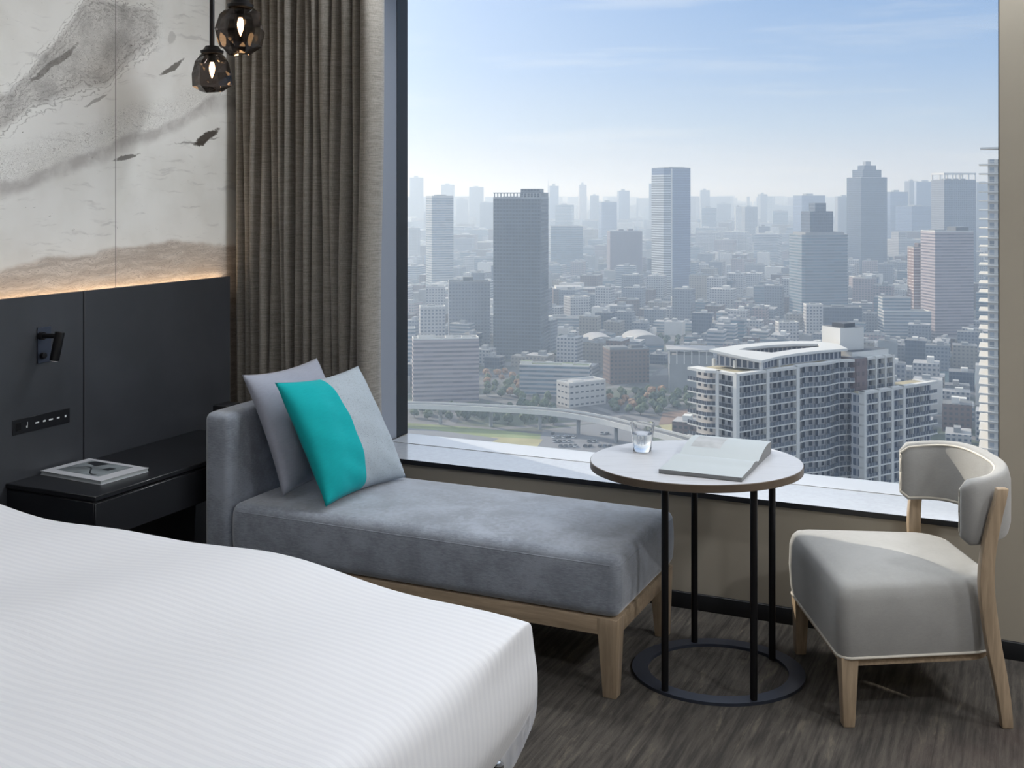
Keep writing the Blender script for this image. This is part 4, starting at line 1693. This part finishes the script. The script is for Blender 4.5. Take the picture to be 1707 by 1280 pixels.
for k in range(NF):
    z = HM - .35 - k * FL
    thick = .34 if k else .7
    b = MB()                                   # one balcony slab round both street faces
    front = [(0, 0), (24, 0)] + [(24 + i, wav(24 + i) - .05) for i in range(1, 24)] + [(48, 0), (66, 0)]
    inner = [(x, y + recess + .3) for x, y in reversed(front)]
    inner[-1] = (recess + .1, recess + .3)
    plan = [(0, 0)] + front[1:] + inner[:-1] + [(recess + .1, recess + .3), (recess + .1, 16.5), (-2.2, 16.5), (-2.2, 9.5), (0, 7)]
    b.prism(plan, z, z + thick)
    sl = b.build('balcony_slab', FC['plain_white'], apt, merge=0)
    if k == 0:
        continue
    b = MB()                                   # railing panels along the slab edge
    edge = [(-2.1, 16.4), (-2.1, 9.6), (.1, 7.2), (.1, .1), (24, .1)] + [(24 + i, wav(24 + i) + .05) for i in range(1, 24)] + [(48, .1), (66, .1)]
    run = 0
    for p, q in zip(edge, edge[1:]):
        L_ = math.hypot(q[0] - p[0], q[1] - p[1])
        b.poly([(p[0], p[1], z + thick), (q[0], q[1], z + thick), (q[0], q[1], z + thick + 1.05), (p[0], p[1], z + thick + 1.05)], [(run, 0), (run + L_, 0), (run + L_, 1.05), (run, 1.05)])
        b.poly([(q[0], q[1] + .05, z + thick), (p[0], p[1] + .05, z + thick), (p[0], p[1] + .05, z + thick + 1.05), (q[0], q[1] + .05, z + thick + 1.05)], [(run, 0), (run + L_, 0), (run + L_, 1.05), (run, 1.05)])
        run += L_
    b.build('railing', FC['rail'], sl, merge=0, fixn=False)
for (x, y, w2, d2) in ((-.15, -.25, 1.25, 1.25), (11.5, -.25, 1.1, 1.6), (23.4, -.25, 1.2, 1.6), (-.15, 6.4, 1.2, 1.2), (57.4, -.25, .6, 1.6), (61.7, -.25, .6, 1.6), (65.4, -.25, .7, 1.6)):
    b = MB()
    b.box(x, x + w2, y, y + d2, 0, HM + .35)
    b.build('column', FC['plain_white'], apt)
# party walls that divide the balconies
for (x, w2) in ((5.6, .22), (17.6, .22), (29.0, .2), (33.5, .2), (38.5, .2), (43.2, .2)):
    b = MB()
    yy = wav(x) if 24 < x < 48 else 0
    b.box(x, x + w2, yy + .15, yy + recess + .6, HM - NF * FL, HM - .4)
    b.build('balcony_divider', M_fac2, apt, merge=0)
# lower wing that projects towards the street
HW = -55.0 - GZ
wx0, wx1, wy0, wy1 = 44.7, 77.6, -6.0, 9.0
b = MB()
b.prism([(wx0 + .3, wy0 + 1.6), (wx1, wy0 + 1.6), (wx1, wy1 - 6.4), (66.5, wy1 - 6.4), (66.5, -1.2), (wx0 + .3, -1.2)], 0, HW - .3, 0, 1)
wing = b.build('lower_wing', [M_fac2, FC['roof_sand']], apt, merge=0, fixn=False)
for k in range(15):
    z = HW - .35 - k * FL
    b = MB()
    b.box(wx0, wx1 + 1.2, wy0, wy0 + 1.9, z, z + (.42 if k else .8))
    b.box(wx1 - .2, wx1 + 1.2, wy0 + 1.9, wy1 - 7, z, z + .36)
    sl = b.build('wing_balcony_slab', FC['plain_white'], apt, merge=0)
    if k:
        b = MB()
        for yy in (wy0 + .12, wy0 + .18):
            b.poly([(wx0 + .2, yy, z + .42), (wx1 + 1.1, yy, z + .42), (wx1 + 1.1, yy, z + 1.4), (wx0 + .2, yy, z + 1.4)], [(0, 0), (33, 0), (33, 1), (0, 1)])
        b.build('railing', FC['rail'], sl, merge=0, fixn=False)
for x in (wx0, 51.0, 56.9, 62.3):
    b = MB()
    b.box(x, x + 1.0, wy0 - .2, wy0 + 1.7, 0, HW + .45)
    b.build('wing_column', FC['plain_white'], apt)
for x in (67.6, 72.6):
    b = MB()
    b.box(x, x + .25, wy0 + .3, wy0 + 1.7, 0, HW - .2)
    b.build('wing_divider', FC['plain_white'], apt)
# penthouse storey, its curved white roof ring, and the lift tower
ZP = HM + .35
ZR = 1.55 - 45.2 - GZ


def aloc(u, v, z):
    D = (H - (z + GZ)) * FPX / (v - HY)
    p = W(u, D) - cx0
    a = math.atan2(axx.y, axx.x)
    return (p.x * math.cos(a) + p.y * math.sin(a), -p.x * math.sin(a) + p.y * math.cos(a))


ZR = 1.55 - 45.9 - GZ
tilt = lambda y: .125 * y
outer_w = [(10.4, .6), (19, 2.6), (28, 3.4), (38, 3.4), (48, 2.4), (50, 8), (46, 12.5), (38, 15.2), (28, 16.4), (17, 16.6), (5.0, 15.4), (7.4, 8)]
hole = [(20.5, 6.4), (30, 7.2), (41.5, 7.0), (43.6, 9.8), (36, 12.2), (27, 13.3), (17.5, 13.4), (13.5, 12.4), (17, 9.6)]
inset = [(12, 2.4), (19, 4.0), (28, 4.8), (38, 4.8), (47, 4.0), (48.4, 7.8), (45, 11.6), (37, 14), (28, 15.2), (17, 15.4), (7.2, 14.4), (9.4, 8.2)]
b = MB()
n = len(inset)
run = 0
for i in range(n):
    p, q = inset[i], inset[(i + 1) % n]
    L_ = math.hypot(q[0] - p[0], q[1] - p[1])
    b.poly([(p[0], p[1], ZP - .2), (q[0], q[1], ZP - .2), (q[0], q[1], ZR + tilt(q[1]) + .05), (p[0], p[1], ZR + tilt(p[1]) + .05)], [(run, 0), (run + L_, 0), (run + L_, 3), (run, 3)])
    run += L_
b.build('penthouse_wall', [M_fac2], apt, merge=0, fixn=False)
bm = bmesh.new()                               # sloping ring slab with a court cut in it
vo = [bm.verts.new((x, y, ZR + tilt(y))) for x, y in outer_w]
vh = [bm.verts.new((x, y, ZR + tilt(y))) for x, y in hole]
ed = [bm.edges.new((L_[i], L_[(i + 1) % len(L_)])) for L_ in (vo, vh) for i in range(len(L_))]
bmesh.ops.triangle_fill(bm, use_beauty=True, use_dissolve=False, edges=ed)
r_ = bmesh.ops.extrude_face_region(bm, geom=list(bm.faces))
for v in [g for g in r_['geom'] if isinstance(g, bmesh.types.BMVert)]:
    v.co.z += .7
from_bm(bm, 'curved_roof', FC['plain_white'], apt, smooth=False)
b = MB()
b.prism(hole, ZP, ZP + .1, 0, 0)
b.build('roof_court', FC['roof_grey'], apt, merge=0, fixn=False)
for (x, y) in ((11.2, 1.6), (20, 3.3), (8.2, 8.6), (6.2, 14.8)):
    b = MB()
    b.box(x - .35, x + .35, y - .35, y + .35, ZP - .2, ZR)
    b.build('penthouse_column', FC['plain_white'], apt)
b = MB()
b.prism([(50.3, 7), (58.5, 5), (59.5, 14), (51.5, 15)], ZP, 1.55 - 39.6 - GZ, 0, 1)
b.build('lift_tower', [FC['plain_white'], FC['roof_grey']], apt, merge=0, fixn=False)
b = MB()
b.box(52.5, 57.5, 7.5, 12, 1.55 - 39.6 - GZ, 1.55 - 38.4 - GZ)
b.build('rooftop_plant', FC['plain_dark'], apt, merge=0)
b = MB()
b.prism([(50.2, 2.6), (65.6, 1.6), (65.6, 10), (50.2, 10)], ZP - .1, ZP + 1.6, 0, 1)
b.build('roof_terrace', [FC['plain_white'], FC['plain_dark']], apt, merge=0, fixn=False)
LAND.append((lat(1227, D0) + 30, 325, 60, 100))

NLB = len(LAND)
NLX = 1

# --- elevated highway
hw_px = [(560, 670), (676, 674), (760, 677), (830, 680), (900, 684), (955, 690), (1010, 700), (1060, 712), (1110, 724), (1160, 738), (1230, 762), (1310, 796)]
HZ = 12.0
cl_ = []
for (u, v) in hw_px:
    D = (H - GZ - HZ) * FPX / (v - HY)
    p = W(u, D)
    cl_.append(Vector((p.x, p.y, 0)))
cl2 = []
for i in range(len(cl_) - 1):
    p0, p1, p2, p3 = cl_[max(i - 1, 0)], cl_[i], cl_[i + 1], cl_[min(i + 2, len(cl_) - 1)]
    for q in range(6):
        s = q / 6
        cl2.append(.5 * ((2 * p1) + (p2 - p0) * s + (2 * p0 - 5 * p1 + 4 * p2 - p3) * s * s + (3 * p1 - p0 - 3 * p2 + p3) * s ** 3))
cl2.append(cl_[-1])
hwy = thing('elevated_highway', 'elevated highway with pale parapets curving across below the white school', 'highway', (0, 0, GZ))


def strip(pts, o0, o1, z0, z1):
    b = MB()
    P = []
    for i, p in enumerate(pts):
        d = (pts[min(i + 1, len(pts) - 1)] - pts[max(i - 1, 0)]).normalized()
        n_ = Vector((-d.y, d.x, 0))
        P.append((p + n_ * o0, p + n_ * o1))
    up = lambda v, z: (v.x, v.y, z)
    for (a0, a1), (c0, c1) in zip(P, P[1:]):
        b.poly([up(a0, z1), up(c0, z1), up(c1, z1), up(a1, z1)])
        b.poly([up(a0, z0), up(a1, z0), up(c1, z0), up(c0, z0)])
        b.poly([up(a0, z0), up(c0, z0), up(c0, z1), up(a0, z1)])
        b.poly([up(a1, z1), up(c1, z1), up(c1, z0), up(a1, z0)])
    return b


strip(cl2, -4.4, 4.4, HZ - 1.6, HZ).build('deck', FC['asphalt'], hwy)
strip(cl2, -4.9, -4.4, HZ - 1.8, HZ + 1.3).build('parapet', FC['plain_white'], hwy)
strip(cl2, 4.4, 4.9, HZ - 1.8, HZ + 1.3).build('parapet', FC['plain_white'], hwy)
for p in cl2[3::7]:
    b = MB()
    b.tube((p.x, p.y, 0), (p.x, p.y, HZ - 1.6), 1.2, 12)
    b.build('pier', FC['plain_grey'], hwy, smooth=True, angle=50)
HWY = [(p.dot(RT), p.dot(FW)) for p in cl2]


def flat(name, px, mat, z, label=None, cat=None):
    b = MB()
    pts = []
    for (u, v) in px:
        D = (H - GZ - z) * FPX / (v - HY)
        p = W(u, D)
        pts.append((p.x, p.y, GZ + z))
    b.poly(pts)
    o = b.build(name, mat, merge=0, fixn=True)
    struct(o)
    poly = [(p[0] * RT.x + p[1] * RT.y, p[0] * FW.x + p[1] * FW.y) for p in pts]
    KEEP.append(poly)
    return o


KEEP = []
M_grass = simple('park_grass', S(128, 140, 96), .95, var=.15, scale=.05)
M_dry = simple('dry_grass', S(164, 158, 120), .95, var=.12, scale=.05)
M_lot = simple('pale_lot', S(120, 122, 128), .9, var=.06, scale=.03)
M_soil = simple('brown_field', S(122, 100, 88), .95, var=.12, scale=.05)
M_water = simple('canal_water', S(84, 104, 108), .2, var=.1, scale=.02, spec=.6)
flat('lawn', [(668, 704), (760, 710), (905, 724), (960, 735), (900, 748), (820, 744), (740, 728), (668, 716)], M_grass, .15)
flat('lawn', [(820, 728), (905, 732), (890, 752), (790, 746)], M_dry, .25)
flat('parking_ground', [(640, 712), (720, 716), (832, 731), (800, 745), (700, 745), (640, 740)], M_lot, .3)
flat('parking_ground', [(905, 716), (1010, 704), (1080, 728), (1060, 775), (890, 765)], M_lot, .2)
flat('sports_field', [(1105, 688), (1156, 681), (1156, 704), (1098, 708)], M_soil, .3)
flat('lawn', [(1098, 708), (1156, 704), (1158, 722), (1112, 722)], M_dry, .2)
flat('canal_water', [(1440, 618), (1680, 618), (1680, 642), (1440, 636)], M_water, .2)
flat('road', [(1030, 672), (1042, 672), (1110, 610), (1104, 610)], FC['asphalt'], .25)


for px in ([(855, 670), (1022, 676), (1010, 700), (860, 700)], [(1105, 657), (1205, 657), (1205, 690), (1105, 690)], [(672, 674), (812, 674), (812, 690), (672, 690)],
           [(1000, 642), (1095, 642), (1090, 668), (1000, 676)], [(812, 616), (864, 616), (864, 668), (812, 668)], [(965, 588), (1108, 588), (1108, 600), (965, 600)]):
    KEEP.append([(lat(u, Dg(v)), Dg(v)) for u, v in px])    # parks and yards before the named buildings stay open


def inpoly(x, y, P):
    c = False
    for i in range(len(P)):
        (x1, y1), (x2, y2) = P[i], P[i - 1]
        if (y1 > y) != (y2 > y) and x < (x2 - x1) * (y - y1) / (y2 - y1) + x1:
            c = not c
    return c


# --- trees of the parks
M_leaf = [simple('tree_green', S(84, 98, 72), .9, var=.35, scale=.6), simple('tree_dark_green', S(66, 82, 66), .9, var=.35, scale=.6), simple('tree_autumn', S(150, 118, 92), .9, var=.3, scale=.6)]
M_bark = simple('bark', S(80, 70, 62), .9)


def tree_proto(k, label, group):
    t = thing('tree', label, 'tree', (0, 0, -500), 0, group)
    rr = random.Random(k * 31 + 5)
    bm = bmesh.new()
    for i in range(7):
        a = i * 2.4
        mt = Matrix.Translation((math.cos(a) * 2.0 * (i > 0), math.sin(a) * 2.0 * (i > 0), 4.5 + (i == 0) * 2.0 + rr.uniform(-1, 1)))
        bmesh.ops.create_icosphere(bm, subdivisions=2, radius=rr.uniform(2.0, 2.7), matrix=mt)
    for v in bm.verts:
        v.co += Vector((rr.uniform(-1, 1), rr.uniform(-1, 1), rr.uniform(-1, 1))) * .35
    from_bm(bm, 'crown', M_leaf[k], t, smooth=False)
    b = MB()
    b.tube((0, 0, 0), (0, 0, 4.5), .3, 8, .2)
    b.build('trunk', M_bark, t)
    return t


TL = ['hazy mid green tree in the parks and yards around the elevated highway', 'hazy dark green tree in the parks and yards around the elevated highway', 'russet autumn tree in the parks and yards around the elevated highway']
TP = [None, None, None]
tpos = []
for (u0, u1, v0, v1, cnt, kinds) in ((690, 915, 686, 709, 46, (0, 1, 0, 1)), (806, 866, 624, 664, 26, (0, 0, 1, 2, 2)), (1085, 1150, 664, 684, 16, (1, 0)), (1020, 1075, 668, 690, 12, (1, 0, 2)), (915, 962, 566, 606, 14, (1, 1, 0)), (1100, 1170, 560, 588, 10, (1, 0)), (880, 925, 690, 716, 8, (1,)), (690, 800, 664, 670, 12, (0, 1)), (1015, 1105, 655, 692, 30, (0, 1, 0, 2)), (866, 925, 668, 684, 10, (0, 1)), (690, 925, 684, 711, 30, (0, 1)), (1100, 1152, 655, 684, 14, (0, 1))):
    for i in range(cnt):
        for _ in range(20):
            u, v = rnd.uniform(u0, u1), rnd.uniform(v0, v1)
            D = Dg(v)
            L_ = lat(u, D)
            if any(math.hypot(L_ - a, D - c) < 8.6 for a, c in tpos):
                continue
            if any(math.hypot(L_ - a, D - c) < 11 for a, c in HWY):
                continue
            if any(hit(rect(L_, D, 9, 9, 0), P) for P in RECT):
                continue
            tpos.append((L_, D))
            k = rnd.choice(kinds)
            p = W(u, D)
            s = rnd.uniform(.6, .82)
            if TP[k] is None:
                TP[k] = tree_proto(k, TL[k], ('mid green park trees', 'dark green park trees', 'autumn park trees')[k])
                TP[k].location = p
                TP[k].scale = (s, s, s)
            else:
                dup(TP[k], p, rnd.uniform(0, 6), scale=(s, s, s * rnd.uniform(.9, 1.2)))
            break

# --- parked cars on the lot below the highway
CM = [simple('car_white', S(225, 225, 225), .3), simple('car_grey', S(120, 124, 130), .3), simple('car_dark', S(50, 54, 62), .3)]
M_cw = simple('car_glass', S(36, 42, 50), .15)
CP = [None, None, None]
CLB = ['white', 'grey', 'dark']
for r_i, v in enumerate((724, 730, 737, 745)):
    for q in range(12):
        u = 922 + q * 8.2 + r_i * 1.5
        if rnd.random() < .2:
            continue
        k = rnd.choice((0, 0, 1, 2, 1))
        p = W(u, Dg(v), GZ + .22)
        if any(math.hypot(lat(u, Dg(v)) - a_, Dg(v) - c_) < 9 for a_, c_ in HWY):
            continue
        if CP[k] is None:
            CP[k] = thing('parked_car', f'tiny {CLB[k]} car parked in the rows on the lot below the highway', 'car', p, TH + 1.2, f'{CLB[k]} parked cars')
            b = MB()
            b.box(-2.2, 2.2, -.88, .88, .25, .85)
            b.build('car_body', CM[k], CP[k], bevel=.12, seg=2)
            b = MB()
            P0 = [(-1.7, -.82, .84), (1.1, -.82, .84), (1.1, .82, .84), (-1.7, .82, .84)]
            P1 = [(-1.2, -.7, 1.42), (.5, -.7, 1.42), (.5, .7, 1.42), (-1.2, .7, 1.42)]
            for i in range(4):
                j = (i + 1) % 4
                b.poly([P0[i], P0[j], P1[j], P1[i]])
            b.poly(P1)
            b.build('car_cabin', M_cw, CP[k])
        else:
            dup(CP[k], p, TH + 1.2)

# --- anonymous blocks that fill the plain
fill = []
KINDS = ['white_grid', 'white_band', 'grey_grid', 'grey_band', 'pink_grid', 'beige_grid', 'brown_grid', 'plain_white', 'plain_grey', 'dark_glass', 'white_grid', 'grey_grid']
COLW = {'white_grid': 'white', 'white_band': 'white banded', 'grey_grid': 'grey', 'grey_band': 'grey banded', 'pink_grid': 'pinkish', 'beige_grid': 'beige', 'brown_grid': 'brown', 'plain_white': 'plain white', 'plain_grey': 'plain grey', 'dark_glass': 'dark glassy'}


def free(L_, D, r, w_, d_, a):
    Q = rect(L_, D, w_ + 2, d_ + 2, a)
    if any(hit(P, Q) for P in RECT if abs(P[0][1] - D) < 400 and abs(P[0][0] - L_) < 400):
        return False
    if any(math.hypot(L_ - l[0], D - l[1]) < l[2] + r for l in LAND[-NLX:] + LAND[NLA:NLB]):
        return False
    if D < 1200:
        if any(inpoly(a_, c_, P) for P in KEEP for a_, c_ in Q + [(L_, D)]):
            return False
        if any(math.hypot(L_ - a, D - c) < 9 + r for a, c in HWY):
            return False
        if any(hit(Q, rect(a, c, 9, 9, 0)) for a, c in tpos):
            return False
    return True


def ring_fill(Da, Db, cell, wmin, wmax, hfun):
    rr = random.Random(int(Da))
    g = math.radians(22)
    n = int(Db / cell) + 2
    for i in range(-n, n):
        for j in range(-n, n * 2):
            X = (i + rr.uniform(-.09, .09)) * cell
            Y = (j + rr.uniform(-.09, .09)) * cell
            L_, D = X * math.cos(g) - Y * math.sin(g), X * math.sin(g) + Y * math.cos(g)
            if not (Da + wmax * .72 <= D < Db - wmax * .72):
                continue
            u = CX + L_ / D * FPX
            if not (630 < u < 1700):
                continue
            w_, d_ = rr.uniform(wmin, wmax), rr.uniform(wmin, wmax)
            r = math.hypot(w_, d_) / 2
            h = hfun(rr)
            mt = rr.choice(KINDS)
            yw = -g + rr.choice((0, 0, .03, -.03))
            if not free(L_, D, r, w_, d_, yw):
                continue
            fill.append((L_, D, w_, d_, h, mt, yw, u))


ring_fill(640, 1250, 29, 13, 20.5, lambda r: r.choice((7, 9, 11, 13, 16, 20, 26)) + r.uniform(0, 3))
ring_fill(1250, 2200, 42, 18, 29.5, lambda r: r.choice((8, 11, 14, 18, 22, 30, 38)) + r.uniform(0, 4))
ring_fill(2200, 4500, 74, 28, 52, lambda r: r.choice((14, 18, 24, 30, 38, 48, 62)) + r.uniform(0, 8))
ring_fill(4500, 9500, 150, 50, 104, lambda r: r.choice((24, 30, 40, 54, 70, 95, 130)) + r.uniform(0, 12))
fill.sort(key=lambda q: -(q[2] * (q[4] + .4 * q[3]) / q[1] ** 2))
NIND = 180
cand = [q for q in fill if 680 < q[7] < 1660 and HY + (H - GZ - q[4]) / q[1] * FPX < 745]
ind, rest = cand[:NIND], [q for q in fill if q not in set(cand[:NIND])]
ROOFS = {'white': 'roof_pale', 'plain': 'roof_pale'}
count = {}
NTH = ['first', 'second', 'third', 'fourth', 'fifth', 'sixth', 'seventh', 'eighth', 'ninth', 'tenth', 'eleventh', 'twelfth', 'thirteenth', 'fourteenth', 'fifteenth']
ind.sort(key=lambda q: q[1])
for (L_, D, w_, d_, h, mt, yw, u) in ind:
    um_v = HY + (H - GZ - h) / D * FPX
    sh, su, sv, sD, _ = min(NAMED, key=lambda n: abs(n[1] - u) + .10 * abs(n[3] - D))
    if D < sD - 60 and abs(su - u) < 45:
        rel = 'in front of'
    elif D > sD + 60 and abs(su - u) < 45:
        rel = 'behind'
    else:
        rel = 'left of' if u < su else 'right of'
    size = 'low' if h < 13 else 'mid-height' if h < 24 else 'taller'
    key = (size, COLW[mt], rel, sh)
    i = count.get(key, 0)
    count[key] = i + 1
    lb = f"{size} {COLW[mt]} block {rel} {sh}" if i == 0 else f"{NTH[i]} {size} {COLW[mt]} block {rel} {sh}, counting outward"
    p = FW * D + RT * L_
    t = thing('low_rise_block', lb, 'building', (p.x, p.y, GZ), TH + yw, 'ordinary blocks of the city plain')
    rf = 'roof_pale' if ('white' in mt or rnd.random() < .3) else 'roof_grey'
    b = MB()
    hx, hy = w_ / 2, d_ / 2
    b.prism([(-hx, -hy), (hx, -hy), (hx, hy), (-hx, hy)], 0, h, 0, 1)
    b.build('body', [FC[mt], FC[rf]], t, merge=0, fixn=False)
    b = MB()
    fx = rnd.uniform(-.5, .2)
    b.prism([(hx * fx, -hy * .5), (hx * (fx + .55), -hy * .5), (hx * (fx + .55), hy * .3), (hx * fx, hy * .3)], h, h + rnd.uniform(2, 4))
    b.build('rooftop_plant_room', FC['plain_white' if rnd.random() < .6 else 'plain_grey'], t, merge=0, fixn=False)
mats = sorted(set(KINDS))
b = MB()
nm = len(mats)
for (L_, D, w_, d_, h, mt, yw, u) in rest:
    p = FW * D + RT * L_
    a = TH + yw
    ca_, sa_ = math.cos(a), math.sin(a)
    R2 = lambda x, y: (p.x + x * ca_ - y * sa_, p.y + x * sa_ + y * ca_)
    hx, hy = w_ / 2, d_ / 2
    b.prism([R2(-hx, -hy), R2(hx, -hy), R2(hx, hy), R2(-hx, hy)], GZ, GZ + h, mats.index(mt), nm + (0 if 'white' in mt else 1), False)
    if D < 2600:
        fx = ((L_ * 7) % 1) * .7 - .5
        b.prism([R2(hx * fx, -hy * .5), R2(hx * (fx + .5), -hy * .5), R2(hx * (fx + .5), hy * .3), R2(hx * fx, hy * .3)], GZ + h, GZ + h + 3, nm, nm, False)
o = b.build('distant_rooftops', [FC[k] for k in mats] + [FC['roof_pale'], FC['roof_grey']], merge=0, fixn=False)
tag(o, 'mass of small hazy buildings filling the plain out to the horizon', 'buildings', kind='stuff')

# --- the haze that fills the air over the city
m, nt = new_mat('city_haze')
t = NT(nt)
vs = t.n('ShaderNodeVolumeScatter')
vs.inputs['Color'].default_value = (.66, .80, 1.0, 1)
vs.inputs['Density'].default_value = 1 / 2900
vs.inputs['Anisotropy'].default_value = .48
va = t.n('ShaderNodeVolumeAbsorption')
va.inputs['Color'].default_value = (.9, .9, .9, 1)
va.inputs['Density'].default_value = 1 / 4500
ad = t.n('ShaderNodeAddShader')
t.put(ad.inputs[0], vs.outputs[0])
t.put(ad.inputs[1], va.outputs[0])
t.out(None, ad.outputs[0])
b = MB()
b.box(-13500, 4500, 40, 14500, GZ - 1, 75)
o = b.build('haze', m, merge=1e-3, fixn=False)
tag(o, 'blue-white haze lying over the whole city', 'haze', kind='stuff')
#CITY-END#

# ------------------------------------------------------------------ sun, sky, camera
SUN = Vector((1, -.415, -.483)).normalized()
L = bpy.data.lights.new('sun', 'SUN')
L.energy = 4.4
L.angle = math.radians(.6)
L.color = (1.0, .90, .76)
so = bpy.data.objects.new('sun', L)
so.rotation_euler = SUN.to_track_quat('-Z', 'Y').to_euler()
C.objects.link(so)

w = bpy.data.worlds.new('sky')
scene.world = w
w.use_nodes = True
nt = w.node_tree
for n in list(nt.nodes):
    nt.nodes.remove(n)
t = NT(nt)
tc = t.n('ShaderNodeTexCoord').outputs['Generated']
x, y, z = t.xyz(tc)
rp = t.n('ShaderNodeValToRGB')
t.put(rp.inputs[0], t.m('MULTIPLY', t.m('MAXIMUM', z, 0.0), 2.0))
cr = rp.color_ramp
stops = [(0.0, (.72, .74, .78)), (.05, (.66, .71, .79)), (.12, (.52, .64, .80)), (.22, (.38, .54, .80)), (.34, (.29, .46, .76)), (.5, (.45, .58, .82)), (1.0, (.6, .7, .85))]
cr.elements[0].position, cr.elements[0].color = stops[0][0], col(stops[0][1])
cr.elements[1].position, cr.elements[1].color = stops[-1][0], col(stops[-1][1])
for p, c in stops[1:-1]:
    e = cr.elements.new(p)
    e.color = col(c)
cl = t.noise(t.mapping(tc, (1.2, 1.2, 13)), 3.2, 6, .6, .3)
cm = t.m('MULTIPLY', t.ss(cl, .50, .72), t.ss(z, .0, .05, 1, .55))
sky = t.mix(t.m('MULTIPLY', cm, .45), rp.outputs[0], (.86, .88, .90))
dt = t.n('ShaderNodeVectorMath', operation='DOT_PRODUCT')
t.put(dt.inputs[0], tc)
dt.inputs[1].default_value = tuple(-SUN)
glow = t.m('POWER', t.m('MAXIMUM', dt.outputs['Value'], 0.0), 6.0)
gl = t.mix(1.0, sky, t.mix(glow, (0, 0, 0), (1.5, 1.45, 1.4)), 'ADD')
bg = t.n('ShaderNodeBackground')
t.put(bg.inputs[0], gl)
bg.inputs[1].default_value = 1.0
wo = t.n('ShaderNodeOutputWorld')
nt.links.new(bg.outputs[0], wo.inputs[0])

cam = bpy.data.cameras.new('camera')
cam.sensor_fit = 'HORIZONTAL'
cam.sensor_width = 36
cam.lens = 36 * FPX / 1707
cam.shift_y = (HY - 640) / 1707
cam.clip_start = .05
cam.clip_end = 40000
co = bpy.data.objects.new('camera', cam)
co.location = (0, 0, H)
co.rotation_euler = (PI / 2, 0, TH)
C.objects.link(co)
scene.camera = co
scene.view_settings.view_transform = 'Standard'
scene.view_settings.look = 'None'
scene.view_settings.gamma = 1
scene.view_settings.exposure = 0
scene.view_settings.use_curve_mapping = False
cy = scene.cycles
cy.use_denoising = True
cy.max_bounces = 10
cy.diffuse_bounces = 4
cy.glossy_bounces = 4
cy.transmission_bounces = 8
cy.transparent_max_bounces = 16
cy.volume_bounces = 1
cy.caustics_reflective = False
cy.caustics_refractive = False
cy.sample_clamp_indirect = 6
